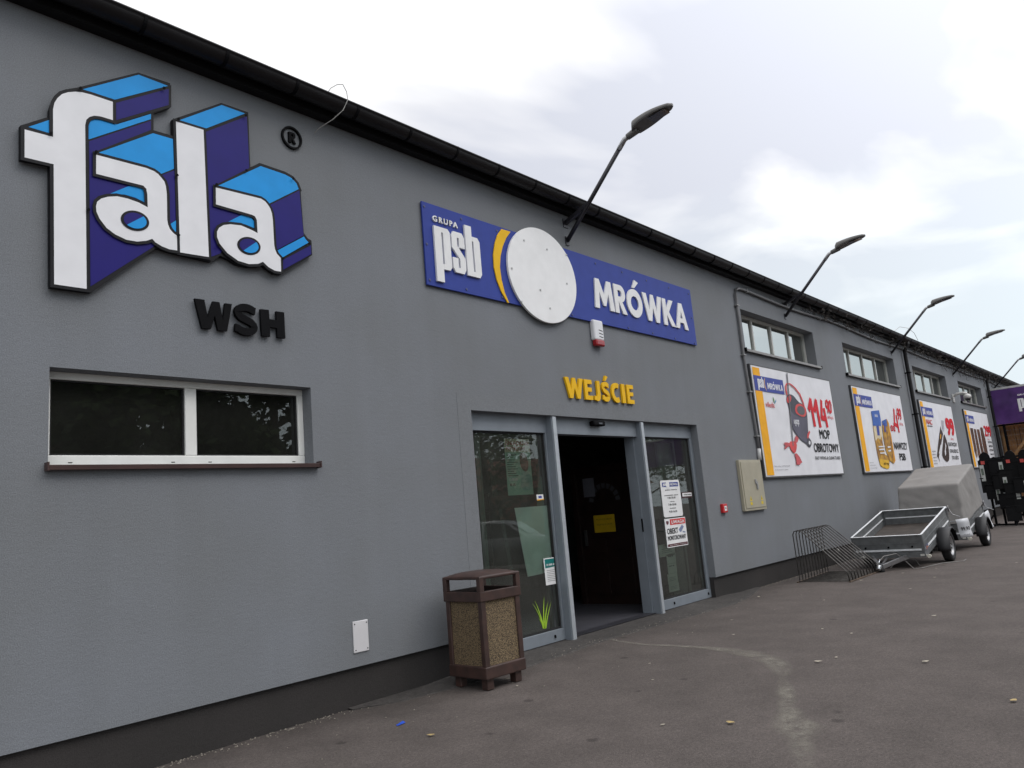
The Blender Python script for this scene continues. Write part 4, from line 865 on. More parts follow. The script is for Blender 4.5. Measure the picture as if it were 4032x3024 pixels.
for x, z in clip: box(bm, x-.055, x+.055, -.066, 0, z-.012, z+.012)
xx = 13.6
while xx < 42: box(bm, xx-.01, xx+.01, -.066, 0, 5.27, 5.35); xx += 1.9
link('clip', bm, mat('clip_grey', (.22,.22,.22), .5), cp); base_at(cp)
# downpipes
for i, (x, lb) in enumerate(((23.97, 'black steel downpipe on the wall between the second and third windows'), (35.75, 'black steel downpipe beside the purple banner at the far end'))):
    dp = thing('downpipe', lb, 'downpipe', (x, 0, 0), 'downpipes'); bm = BM()
    tube(bm, [(x, GY, GZ-.08), (x, GY, GZ-.16), (x, -.09, GZ-.34), (x, -.09, GZ-.6), (x, -.09, .35), (x, -.13, .2)], .055, 10); link('pipe', bm, M_GUT, dp)
    bm = BM()
    for z in (4.6, 3.4, 1.9, .9): box(bm, x-.065, x+.065, -.155, 0, z-.015, z+.015); box(bm, x+.055, x+.095, -.12, -.1, z-.012, z+.012)
    link('bracket', bm, M_BLK, dp); base_at(dp)

# ------------------------------------------------------------------ wall lamps on slanted arms
lampx = [8.06, 15.44, 22.88, 30.22, 37.58]
M_ARM = mat('dark_arm_paint', (.025, .024, .03), .4, .2); M_HEAD = mat('lamp_housing', (.12, .115, .11), .45, .2); M_GALV = mat('galvanised', (.36, .36, .37), .35, .8, var=.15, vs=14)
llab = ['dark street lamp on slanted arm, nearest, above the blue sign', 'dark street lamp on slanted arm above the mop banner window', 'dark street lamp on slanted arm near the first downpipe', 'dark street lamp on slanted arm above the camera, fourth along the eaves', 'dark street lamp on slanted arm, farthest, above the purple banner']
def make_lamp():
    root = thing('wall_lamp', llab[0], 'street lamp', (lampx[0], 0, 5.08), 'lamps along the eaves')
    bm = BM(); tube(bm, [(0, -.01, 0), (0, -1.0, .975)], .03, 10); link('arm', bm, M_ARM, root)
    bm = BM(); box(bm, -.035, .035, -.015, .0, -.06, .06); bar(bm, (0, -.005, .25), (0, -.42, .40), .05, .05); box(bm, -.05, .05, -.012, 0, .19, .31); link('bracket', bm, M_ARM, root)
    bm = BM(); tube(bm, [(0, -.96, .936), (0, -1.06, 1.035), (0, -1.13, 1.055)], .034, 12); link('knuckle', bm, M_GALV, root)
    bm = BM(); tube(bm, [(0, -1.11, 1.05), (0, -1.27, 1.09)], .048, 12, radii=[.042, .05]); link('neck', bm, M_HEAD, root)
    # head: flattened, tapering shell, lifted at the tip
    bm = BM(); n = 14; rings = []
    for k in range(n):
        s_ = k/(n-1); y = -1.20-.58*s_; half = .135*math.sin(PI*(.16+.76*s_**.9))**.55*(1-.28*s_**3); zt = 1.085+.165*s_-.05*s_*s_; th = .10*(1-s_)**.8+.025
        if k in (0, n-1): half *= .45; th *= .7
        ring = []
        for j in range(12):
            t_ = PI*j/11; ring.append(bm.verts.new((half*math.cos(t_), y, zt+th*math.sin(t_)**.7)))
        ring += [bm.verts.new((-half*.93, y, zt-.016)), bm.verts.new((half*.93, y, zt-.016))]; rings.append(ring)
    m_ = len(rings[0])
    for a, b in zip(rings, rings[1:]):
        for k in range(m_): bm.faces.new((a[k], b[k], b[(k+1) % m_], a[(k+1) % m_])).smooth = k < 11
    bm.faces.new(rings[0]); bm.faces.new(rings[-1][::-1]); h = link('lamp_head', bm, M_HEAD, root)
    bm = BM(); v = [bm.verts.new(p) for p in ((-.085,-1.47,1.128),(.085,-1.47,1.128),(.075,-1.70,1.162),(-.075,-1.70,1.162))]; bm.faces.new(v); bm.normal_update()
    # sit just under the shell
    for q in v: q.co.z -= .004
    link('lens', bm, mat('lamp_lens', (.10,.10,.13), .12, .3), h)
    return root
lp = make_lamp()
for i in range(1, 5):
    r = lp.copy(); COL.objects.link(r); r.location.x = lampx[i]; r['label'] = llab[i]
    for ch in lp.children:
        c_ = ch.copy(); COL.objects.link(c_); c_.parent = r
        for g_ in ch.children: d_ = g_.copy(); COL.objects.link(d_); d_.parent = c_
# loose wires over the gutter
def curve_wire(name, label, pts, r, m, cat='wire'):
    bm = BM(); tube(bm, pts, r, 5); return tag(link(name, bm, m), label, cat)
curve_wire('loose_wire', 'thin pale wire looping up over the gutter near the logo', [(4.06,-.28,5.57),(4.10,-.29,5.64),(4.17,-.3,5.70),(4.23,-.31,5.72),(4.27,-.31,5.66),(4.28,-.31,5.58),(4.24,-.28,5.47),(4.17,-.2,5.38),(4.10,-.08,5.32),(4.09,-.01,5.29)], .004, mat('pale_wire', (.35,.34,.32), .5))
curve_wire('loose_wire', 'thin pale wire looping above the gutter by the first downpipe', [(22.6,-.25,5.62),(23.1,-.28,5.80),(23.9,-.3,5.86),(24.5,-.3,5.80),(24.9,-.28,5.62)], .006, MATS['pale_wire'])
# dry creeper under the far gutter
bm = BM(); rv = random.Random(3)
for k in range(330):
    x = 16.5+rv.random()**.8*26; z = 5.30+rv.uniform(-.02, .24); y = -.13-.14*rv.random(); pts = [(x, y, z)]
    for s_ in range(rv.randint(4, 8)):
        x += rv.uniform(-.10, .16); z += rv.uniform(-.085, .06); y += rv.uniform(-.04, .035); z = min(z, 5.62); y = min(y, -.05); pts.append((x, y, z))
    tube(bm, pts, .0065, 3, False)
for k in range(60):
    x = rv.choice([rv.uniform(28.5, 35.5), rv.uniform(16.6, 22)]); z = 5.38; y = -.08; pts = [(x, y, z)]
    for s_ in range(rv.randint(3, 6)): x += rv.uniform(-.12, .12); z -= rv.uniform(.0, .10) if x > 28 else rv.uniform(-.05, .06); pts.append((x, y+rv.uniform(-.02, .04), z))
    tube(bm, pts, .006, 3, False)
cv = link('dry_creeper', bm, mat('dry_stem', (.045,.038,.033), .8)); cv['kind'] = 'stuff'; cv['label'] = 'dry tangled creeper stems under the far gutter'

# ------------------------------------------------------------------ banners
YBN = -.055
def banner(name, label, x0, x1, z0=1.825, z1=3.855):
    root = thing(name, label, 'banner', ((x0+x1)/2, 0, z0), 'advertising banners along the wall')
    bm = BM(); t = .035
    box(bm, x0-.02, x1+.02, -.05, -.0, z0-.03, z0); box(bm, x0-.02, x1+.02, -.05, 0, z1, z1+.02); box(bm, x0-.04, x0, -.05, 0, z0-.03, z1+.02); box(bm, x1, x1+.02, -.05, 0, z0-.03, z1+.02)
    link('frame', bm, mat('dark_frame', (.05,.05,.052), .5), root)
    bm = BM(); nx, nz = 40, 20; vs = []
    for i in range(nx+1):
        for j in range(nz+1):
            x = x0+(x1-x0)*i/nx; z = z0+(z1-z0)*j/nz; ed = min(i, nx-i, j, nz-j)
            vs.append(bm.verts.new((x, -.048+.0035*noise.noise(Vector((x*2.3, 0, z*2.3)))*(1 if ed else .3), z)))
    for i in range(nx):
        for j in range(nz):
            a = i*(nz+1)+j; bm.faces.new((vs[a], vs[a+nz+1], vs[a+nz+2], vs[a+1])).smooth = True
    link('sheet', bm, M_PAPER, root)
    return root
def bpoly(root, name, zf, pts, m, lay=0, sm=0):
    pl = poly_px(zf, pts, YBN);
    if sm: pl = smooth_poly(pl, sm)
    bm = BM(); prism_y(bm, pl, YBN-.0022*lay, None); return link(name, bm, m, root)
def btext(root, name, zf, body, lb, rtp, m, lay=0, off=.01, shear=0., space=1.):
    x0, x1, z0, z1 = rect_px(zf, lb, rtp, YBN); return text_obj(name, body, x0, x1, z0, z1, YBN-.0022*lay, m, root, offset=off, shear=shear, space=space)
def common(root, x0, x1, z0=1.825, z1=3.855):
    W_ = x1-x0; H_ = z1-z0; R = (x0, x1, z0, z1)
    def rc(u0, u1, v0, v1, m, lay, nm): q = sub_rect(R, u0, u1, v0, v1); bm = BM(); y = YBN-.0022*lay; quad(bm, (q[0],y,q[2]), (q[1],y,q[2]), (q[1],y,q[3]), (q[0],y,q[3])); return link(nm, bm, m, root)
    rc(0.012, .088, 0.01, .985, M_PYEL, 0, 'yellow_stripe'); rc(0.012, .343, .77, .91, M_PBLUE, 1, 'logo_panel')
    q = sub_rect(R, .048, .114, .778, .90); bm = BM(); psb(bm, *q, YBN-.0044, None); link('logo_letters', bm, M_PAPER, root)
    q = sub_rect(R, .118, .134, .772, .908); bm = BM(); prism_y(bm, [(q[1],q[3]),(q[0]+.012,(q[2]+q[3])/2+.07),(q[0],(q[2]+q[3])/2),(q[0]+.012,(q[2]+q[3])/2-.07),(q[1]+.01,q[2]),(q[0]+.03,(q[2]+q[3])/2)], YBN-.0044, None); link('logo_arc', bm, mat('tan_print', (.55,.33,.15), .6), root)
    q = sub_rect(R, .150, .330, .800, .858); bm = BM(); heavy(bm, 'MRÓWKA', q[0], q[1], q[2], q[3]-q[2], YBN-.0044, None, .06); link('logo_name', bm, M_PAPER, root)
BX = [(13.28, 17.33), (18.78, 22.82), (24.75, 28.76), (30.62, 34.65)]
blab = ['white banner with red bucket and mop priced 114 90 beside the cabinet', 'white banner with two yellow fertiliser bags priced 4 99', 'white banner with black leaf blower priced 99 behind the covered trailer', 'white banner with four brown wooden boards priced 299 near the camera']
# 1 mop
b1 = banner('wall_banner', blab[0], *BX[0]); common(b1, *BX[0])
M_BK = mat('print_charcoal', (.045,.045,.062), .6); M_RD = mat('print_red', (.60,.06,.06), .6)
bpoly(b1, 'bucket_print', ZP1, [(545,480),(560,460),(600,458),(640,480),(700,560),(745,585),(790,625),(815,690),(825,760),(832,900),(838,1040),(870,1075),(885,1120),(880,1150),(862,1185),(835,1170),(810,1135),(740,1090),(680,1020),(620,930),(590,760),(570,620),(538,540)], M_BK, 1, 1)
bpoly(b1, 'bucket_side_print', ZP1, [(592,680),(640,730),(720,775),(800,775),(822,760),(828,900),(832,1020),(815,1110),(790,1105),(740,1075),(690,1010),(630,920),(600,780)], mat('print_purple_grey', (.085,.08,.115), .6, var=.2, vs=3), 1.6)
bpoly(b1, 'bucket_rim_print', ZP1, [(655,640),(670,600),(710,582),(760,600),(800,640),(812,700),(800,755),(765,768),(710,745),(660,705)], M_RD, 2, 1)
bpoly(b1, 'wringer_print', ZP1, [(680,640),(710,615),(750,620),(785,660),(790,710),(770,740),(720,735),(685,700)], mat('print_grey', (.09,.09,.10), .6), 3, 1)
bpoly(b1, 'bucket_red_print', ZP1, [(545,500),(575,470),(600,480),(605,520),(590,570),(560,580),(540,550)], M_RD, 2, 1)
bpoly(b1, 'pedal_print', ZP1, [(850,950),(862,975),(848,1010),(835,1060),(818,1050),(822,1000)], M_RD, 2)
bpoly(b1, 'pedal_gap_print', ZP1, [(845,1090),(862,1095),(868,1120),(858,1150),(840,1125)], M_PAPER, 2)
hl = [(545,470),(530,400),(527,340),(545,308),(590,320),(650,370),(720,460),(760,560),(778,630)]
for k in range(len(hl)-1):
    (ax, ay), (bx_, by_) = hl[k], hl[k+1]; d_ = Vector((bx_-ax, by_-ay)).normalized(); nn = Vector((-d_.y, d_.x))*8
    bpoly(b1, 'handle_print', ZP1, [(ax+nn.x, ay+nn.y), (bx_+nn.x, by_+nn.y), (bx_-nn.x, by_-nn.y), (ax-nn.x, ay-nn.y)], M_RD, 4+.3*(k % 2))
bpoly(b1, 'stick_print', ZP1, [(536,170),(550,170),(632,1160),(620,1160)], M_GINK, 5)
bpoly(b1, 'mop_print', ZP1, [(575,1100),(640,1095),(680,1130),(672,1220),(650,1265),(610,1235),(582,1170)], M_RD, 4, 1)
for pts in ([(505,1115),(545,1112),(580,1125),(585,1160),(545,1180),(515,1208),(510,1180),(525,1160),(505,1145)], [(650,1050),(665,1020),(690,1040),(700,1060),(690,1100),(670,1125),(645,1110)], [(645,1265),(675,1262),(715,1310),(750,1385),(725,1400),(712,1425),(690,1410),(672,1425),(668,1350)]):
    bpoly(b1, 'mop_fringe_print', ZP1, pts, mat('print_pink_red', (.50,.08,.09), .6), 5)
btext(b1, 'print_brand', ZP1, 'vileda', (262, 628), (372, 570), M_RD, 1, .01); bpoly(b1, 'leaf_print', ZP1, [(352,485),(375,530),(380,580),(362,545)], mat('print_green', (.12,.26,.08), .6), 1); bpoly(b1, 'leaf_print', ZP1, [(400,525),(398,560),(382,585),(380,560)], mat('print_sky', (.08,.25,.42), .6), 1)
btext(b1, 'print_brand', ZP1, 'vileda', (625, 800), (715, 900), M_PAPER, 6, .02)
def bstroke(root, name, zf, pts, wpx, m, lay=1):
    a_ = on_y(*zf(*pts[0]), YBN); b_ = on_y(*zf(pts[0][0]+wpx, pts[0][1]), YBN); w_ = abs(b_.x-a_.x)*.5
    q = poly_px(zf, pts, YBN); bm = BM()
    for k in range(len(q)-1):
        a_, b_ = Vector(q[k]), Vector(q[k+1]); d_ = (b_-a_).normalized()*w_*.35; n_ = Vector((-(b_-a_).normalized().y, (b_-a_).normalized().x))*w_*.5; a_ = a_-d_; b_ = b_+d_
        prism_y(bm, [tuple(a_+n_), tuple(b_+n_), tuple(b_-n_), tuple(a_-n_)], YBN-.0022*lay-.0004*(k % 3), None)
    return link(name, bm, m, root)
bstroke(b1, 'price', ZP1, [(848, 655), (868, 545), (925, 868)], 62, M_PRED); bstroke(b1, 'price', ZP1, [(923, 670), (942, 560), (1000, 880)], 62, M_PRED); bstroke(b1, 'price', ZP1, [(1014, 560), (1022, 775), (1078, 795)], 52, M_PRED); bstroke(b1, 'price', ZP1, [(1052, 670), (1095, 885)], 52, M_PRED, 2)
bstroke(b1, 'price', ZP1, [(1103, 575), (1092, 545), (1075, 555), (1077, 610), (1092, 640), (1106, 610), (1100, 570), (1112, 660), (1105, 700)], 26, M_PRED); bstroke(b1, 'price', ZP1, [(1120, 565), (1122, 660), (1135, 705), (1150, 690), (1146, 600), (1132, 555), (1120, 565)], 26, M_PRED); btext(b1, 'price_unit', ZP1, 'zł/kpl.', (1102, 802), (1178, 755), M_PRED, 1, 0)
btext(b1, 'product_name', ZP1, 'MOP', (1000, 1062), (1122, 945), M_INK, 1, .018); btext(b1, 'product_name', ZP1, 'OBROTOWY', (925, 1245), (1245, 1132), M_INK, 1, .018); btext(b1, 'product_detail', ZP1, 'EASY WRING & CLEAN TURBO', (938, 1345), (1272, 1302), M_INK, 1, .01)
btext(b1, 'small_print', ZP1, 'Oferta ważna od 07.09 do 22.09', (375, 1445), (585, 1422), M_GINK, 1, 0); btext(b1, 'small_print', ZP1, 'lub do wyczerpania zapasów', (388, 1495), (565, 1472), M_GINK, 1, 0)
base_at(b1)
# 2 fertiliser
b2 = banner('wall_banner', blab[1], *BX[1]); common(b2, *BX[1])
M_OCH = mat('print_ochre', (.55,.30,.03), .6, var=.35, vs=9, col2=(.22,.10,.03)); M_BB = mat('print_bright_blue', (.03,.10,.38), .6)
bpoly(b2, 'bag_print', ZP2, [(402,735),(540,735),(560,1000),(600,1200),(672,1240),(672,1420),(650,1437),(590,1425),(530,1395),(500,1300),(470,1170),(430,940)], M_OCH, 1); bpoly(b2, 'bag_top_print', ZP2, [(370,492),(500,478),(527,620),(535,735),(402,730),(395,640)], M_BB, 2)
bpoly(b2, 'bag_print', ZP2, [(545,655),(620,620),(655,690),(700,900),(755,1290),(740,1352),(672,1300),(600,1100),(560,830)], M_OCH, 3); bpoly(b2, 'bag_top_print', ZP2, [(545,655),(615,620),(630,740),(555,720)], M_BB, 4); bpoly(b2, 'bag_side_print', ZP2, [(620,620),(657,690),(765,1300),(740,1350),(700,1000),(640,740)], mat('print_orange', (.62,.27,.02), .6), 5)
bpoly(b2, 'bag_pale_print', ZP2, [(405,738),(536,738),(550,900),(520,960),(480,930),(445,985),(425,880)], mat('print_cream', (.62,.52,.34), .6, var=.15, vs=8), 2)
bpoly(b2, 'bag_label_print', ZP2, [(452,735),(495,730),(512,890),(475,890)], M_PBLUE, 3); bpoly(b2, 'bag_label_print', ZP2, [(570,690),(592,690),(608,838),(585,835)], M_PBLUE, 6); bpoly(b2, 'bag_band_print', ZP2, [(500,1270),(660,1300),(672,1420),(640,1437),(560,1412),(520,1370)], mat('print_yellow', (.68,.40,.02), .6), 2.5)
for pts in ([(485,1065),(590,1060),(590,1080),(490,1085)], [(495,1110),(588,1105),(590,1130),(498,1135)], [(510,1170),(585,1165),(586,1185),(515,1190)], [(632,1070),(680,1066),(684,1090),(638,1095)], [(645,1130),(688,1125),(690,1150),(650,1155)]): bpoly(b2, 'bag_caption_print', ZP2, pts, M_PAPER, 6)
btext(b2, 'bag_text', ZP2, '4,5 kg', (578, 1375), (648, 1330), M_INK, 6, .02); btext(b2, 'bag_text', ZP2, 'AAA', (430, 588), (472, 545), M_PAPER, 3, .03)
bstroke(b2, 'price', ZP2, [(745, 480), (757, 700), (800, 735)], 38, M_PRED); bstroke(b2, 'price', ZP2, [(785, 580), (826, 820)], 38, M_PRED, 2)
for dx_ in (0, 34): bstroke(b2, 'price', ZP2, [(815+dx_, 480+dx_*.2), (805+dx_, 458+dx_*.2), (794+dx_, 470+dx_*.2), (797+dx_, 530+dx_*.2), (812+dx_, 555+dx_*.2), (820+dx_, 520+dx_*.2), (816+dx_, 480+dx_*.2), (828+dx_, 590+dx_*.2), (820+dx_, 615+dx_*.2)], 20, M_PRED)
btext(b2, 'price', ZP2, 'od', (700, 820), (745, 680), M_PRED, 3, .02); btext(b2, 'price_unit', ZP2, 'zł/sz.', (840, 722), (892, 680), M_PRED, 1, 0)
btext(b2, 'product_name', ZP2, 'NAWOZY', (757, 1118), (950, 1008), M_INK, 1, .018); btext(b2, 'product_name', ZP2, 'PSB', (848, 1298), (925, 1182), M_INK, 1, .018)
for k, tx in enumerate(('Oferta ważna', 'od 07.09 do 22.09', 'lub do wyczerpania zapasów')): btext(b2, 'small_print', ZP2, tx, (352+7*k, 1342+46*k), (412+30*k, 1322+44*k), M_GINK, 1, 0)
base_at(b2)
# 3 leaf blower
b3 = banner('wall_banner', blab[2], *BX[2]); common(b3, *BX[2]); M_BR = mat('print_dark_brown', (.035,.02,.016), .6)
bpoly(b3, 'blower_print', ZP3, [(428,735),(440,790),(470,860),(452,960),(425,1100),(402,1240),(420,1330),(395,1260),(372,1230),(385,1080),(400,950),(415,830)], M_BR, 1); bpoly(b3, 'blower_bag_print', ZP3, [(482,850),(520,940),(555,1070),(570,1170),(572,1270),(550,1327),(500,1300),(455,1230),(455,1150),(470,1000)], M_BR, 1, 1)
bpoly(b3, 'blower_detail_print', ZP3, [(500,1000),(520,1060),(512,1120),(518,1190),(505,1225),(495,1150),(505,1080)], M_PAPER, 2); bpoly(b3, 'blower_detail_print', ZP3, [(425,865),(436,880),(432,940),(418,950)], M_PYEL, 2); bpoly(b3, 'blower_detail_print', ZP3, [(440,640),(480,650),(490,800),(470,830),(452,750)], mat('print_pale_grey', (.42,.42,.45), .6), 1); bpoly(b3, 'blower_detail_print', ZP3, [(428,1040),(440,1045),(410,1190),(400,1180)], M_PAPER, 2)
btext(b3, 'print_brand', ZP3, 'NAC', (205, 705), (282, 632), M_RD, 1, .02); bpoly(b3, 'brand_bar', ZP3, [(215,722),(296,732),(298,748),(218,742)], M_GINK, 1)
btext(b3, 'price', ZP3, '99', (545, 890), (622, 618), M_PRED, 1, .05); btext(b3, 'price_unit', ZP3, 'zł/sz.', (600, 962), (638, 925), M_PRED, 1, 0)
btext(b3, 'product_name', ZP3, 'ELEKTRYCZNY', (562, 1062), (690, 1010), M_INK, 1, .02); btext(b3, 'product_name', ZP3, 'ODKURZACZ', (588, 1170), (712, 1118), M_INK, 1, .02); btext(b3, 'product_name', ZP3, 'DO LIŚCI', (625, 1280), (715, 1205), M_INK, 1, .02)
for k, tx in enumerate(('moc 2600 W', 'regulacja', 'worek 45 l', 'Oferta ważna', 'od 07.09 do 22.09')): btext(b3, 'small_print', ZP3, tx, (292+8*k, 1160+50*k), (350+7*k, 1138+50*k), M_GINK, 1, .01)
base_at(b3)
# 4 boards
b4 = banner('wall_banner', blab[3], *BX[3]); common(b4, *BX[3]); M_WD = mat('print_wood', (.14,.06,.035), .6, var=.3, vs=7, col2=(.04,.02,.015))
for pts in ([(912,768),(955,772),(1010,1080),(1035,1215),(1020,1258),(985,1150)], [(972,780),(1005,790),(1060,1080),(1098,1260),(1082,1295),(1050,1240)], [(1020,788),(1060,792),(1110,1050),(1165,1290),(1142,1345),(1115,1270)], [(1075,770),(1090,748),(1115,770),(1160,950),(1215,1240),(1205,1300),(1175,1310),(1110,990)]): bpoly(b4, 'board_print', ZP3, pts, M_WD, 1)
bpoly(b4, 'board_end_print', ZP3, [(1000,1160),(1020,1130),(1035,1215),(1020,1258)], mat('print_bark', (.26,.17,.13), .6), 2); bpoly(b4, 'board_end_print', ZP3, [(1060,1190),(1075,1160),(1098,1260),(1082,1295)], MATS['print_bark'], 2); bpoly(b4, 'board_end_print', ZP3, [(1125,1220),(1145,1195),(1165,1290),(1142,1345)], MATS['print_bark'], 2)
btext(b4, 'price', ZP3, '299', (1158, 905), (1230, 742), M_PRED, 1, .04); btext(b4, 'price_unit', ZP3, 'zł/sz.', (1200, 965), (1225, 940), M_PRED, 1, 0)
x0, x1 = BX[3]; R = (x0, x1, 1.825, 3.855)
for k, tx in enumerate(('DONICA', 'BRZOZA', '1 SZTUKA', 'NAWÓZ', '5 LITRÓW')): q = sub_rect(R, .80, .985, .44-.075*k, .48-.075*k); text_obj('product_name', tx, *q, YBN-.0022, M_INK, b4, offset=.02)
for k, tx in enumerate(('Oferta ważna od 07.09 do 22.09', 'lub do wyczerpania zapasów')): q = sub_rect(R, .12, .36, .05+.05*k, .07+.05*k); text_obj('small_print', tx, *q, YBN-.0022, M_GINK, b4)
base_at(b4)

# ------------------------------------------------------------------ litter bin
M_BIN = mat('brown_plastic', (.060, .032, .026), .45, var=.2, vs=9, col2=(.035,.02,.017))
def pebble():
    m = bpy.data.materials.new('pebble_aggregate'); m.use_nodes = True; nt = m.node_tree; N = nt.nodes; b = N['Principled BSDF']; b.inputs['Roughness'].default_value = .75
    tc = N.new('ShaderNodeTexCoord'); ds = N.new('ShaderNodeTexNoise'); ds.inputs['Scale'].default_value = 60; nt.links.new(tc.outputs['Object'], ds.inputs['Vector'])
    ma = N.new('ShaderNodeVectorMath'); ma.operation = 'MULTIPLY_ADD'; nt.links.new(ds.outputs['Color'], ma.inputs[0]); ma.inputs[1].default_value = (.012,)*3; nt.links.new(tc.outputs['Object'], ma.inputs[2])
    v = N.new('ShaderNodeTexVoronoi'); v.inputs['Scale'].default_value = 140; nt.links.new(ma.outputs[0], v.inputs['Vector'])
    r = N.new('ShaderNodeValToRGB'); r.color_ramp.elements[0].position = .05; r.color_ramp.elements[0].color = (.48,.36,.20,1); r.color_ramp.elements[1].position = .62; r.color_ramp.elements[1].color = (.07,.048,.028,1)
    e = r.color_ramp.elements.new(.35); e.color = (.33,.235,.125,1); nt.links.new(v.outputs['Distance'], r.inputs[0])
    hs = N.new('ShaderNodeMix'); hs.data_type = 'RGBA'; hs.blend_type = 'MULTIPLY'; hs.inputs[0].default_value = .55; nt.links.new(r.outputs[0], hs.inputs[6])
    sx = N.new('ShaderNodeSeparateColor'); nt.links.new(v.outputs['Color'], sx.inputs[0]); cb = N.new('ShaderNodeCombineColor'); 
    for k in range(3): nt.links.new(sx.outputs[0], cb.inputs[k])
    nt.links.new(cb.outputs[0], hs.inputs[7]); nt.links.new(hs.outputs[2], b.inputs['Base Color'])
    bp = N.new('ShaderNodeBump'); bp.invert = True; bp.inputs['Strength'].default_value = .9; bp.inputs['Distance'].default_value = .006; nt.links.new(v.outputs['Distance'], bp.inputs['Height']); nt.links.new(bp.outputs[0], b.inputs['Normal']); return m
M_PEB = pebble()
BW = .25
bn = thing('litter_bin', 'brown square litter bin with pebble panels standing by the entrance', 'bin', (5.40, -.50, 0), rot=(0, 0, math.radians(-3)))
for sx in (-1, 1):
    for sy in (-1, 1): bm = BM(); box(bm, sx*BW-.028*(1+sx), sx*BW+.028*(1-sx), sy*BW-.028*(1+sy), sy*BW+.028*(1-sy), .11, .80); link('corner_post', bm, M_BIN, bn, bevel=.01, seg=3)
bm = BM(); h = BW+.006
box(bm, -h, h, -h, h, .10, .21); link('base_tray', bm, M_BIN, bn, bevel=.012, seg=3)
for q in ('x0', 'x1', 'y0', 'y1'):
    bm = BM(); g_ = BW-.018
    if q[0] == 'x': s_ = -1 if q[1] == '0' else 1; box(bm, min(s_*g_, s_*(g_-.02)), max(s_*g_, s_*(g_-.02)), -BW+.045, BW-.045, .21, .775)
    else: s_ = -1 if q[1] == '0' else 1; box(bm, -BW+.045, BW-.045, min(s_*g_, s_*(g_-.02)), max(s_*g_, s_*(g_-.02)), .21, .775)
    link('pebble_panel', bm, M_PEB, bn)
H0, H1 = .775, 1.04; hh = BW+.012
bm = BM(); box(bm, -hh, hh, -hh, -hh+.03, H0, .865); box(bm, -hh, hh, hh-.03, hh, H0, .865); box(bm, -hh, -hh+.03, -hh+.03, hh-.03, H0, .865); box(bm, hh-.03, hh, -hh+.03, hh-.03, H0, .865)
hood = link('hood_band', bm, M_BIN, bn, bevel=.008, seg=3)
for sx in (-1, 1):
    for sy in (-1, 1): bm = BM(); box(bm, sx*hh-.026*(1+sx), sx*hh+.026*(1-sx), sy*hh-.026*(1+sy), sy*hh+.026*(1-sy), .86, .99); link('hood_post', bm, M_BIN, bn, bevel=.008, seg=3)
bm = BM(); n = 10; g2 = [[None]*(n+1) for _ in range(n+1)]
for i in range(n+1):
    for j in range(n+1):
        x = -hh+2*hh*i/n; y = -hh+2*hh*j/n; u_ = abs(2*i/n-1); v_ = abs(2*j/n-1); g2[i][j] = bm.verts.new((x, y, 1.0+.035*(1-u_**4)*(1-v_**4)))
for i in range(n):
    for j in range(n): bm.faces.new((g2[i][j], g2[i+1][j], g2[i+1][j+1], g2[i][j+1])).smooth = True
res = bmesh.ops.extrude_face_region(bm, geom=list(bm.faces)); 
for v in [q for q in res['geom'] if isinstance(q, bmesh.types.BMVert)]: v.co.z = .972
bmesh.ops.recalc_face_normals(bm, faces=bm.faces); link('lid', bm, M_BIN, bn, bevel=.01, seg=3)
bm = BM(); box(bm, -BW+.03, BW-.03, -BW+.03, BW-.03, .8, .83); link('inner_tray', bm, M_BLK, bn)
for sx in (-1, 1):
    for sy in (-1, 1):
        bm = BM(); box(bm, sx*(BW-.07)-.04, sx*(BW-.07)+.04, sy*(BW-.07)-.04, sy*(BW-.07)+.04, 0.005, .10); link('foot', bm, M_BIN, bn, bevel=.006)

# ------------------------------------------------------------------ bicycle rack
br = thing('bicycle_rack', 'dark steel bicycle rack of slanted hoops lying by the wall', 'bicycle rack', (13.2, -.8, 0)); M_ST = mat('dark_steel_rod', (.075,.07,.066), .45, .6, var=.3, vs=18)
NB = 11
for k in range(NB):
    s_ = k/(NB-1); x = 13.18+1.52*s_; yb_, yf_ = -.41+.06*s_, -1.25+.0*s_
    bm = BM(); x2 = x-.03
    pts = [(x, yf_, .02), (x, yb_, .02), (x+.005, yb_-.01, .05), (x, yb_-.005, .80), (x, yb_-.03, .85), (x-.005, yb_-.10, .865), (x-.01, yb_-.17, .84), (x2, yf_+.05, .20), (x2, yf_+.01, .14), (x2, yf_, .02)]
    tube(bm, pts, .0095, 6); link('hoop', bm, M_ST, br)
bm = BM(); bar(bm, (13.12, -1.262, .012), (14.76, -1.262, .012), .03, .014); bar(bm, (13.12, -.40, .012), (14.76, -.34, .012), .03, .014); link('base_bar', bm, mat('rusty_bar', (.12,.085,.06), .7, .3, var=.3), br)
bm = BM(); tube(bm, [(14.1, -.80, .44), (14.1, -.815, .45)], .03, 14); link('round_tag', bm, mat('tag_plastic', (.35,.34,.32), .5), br); base_at(br)

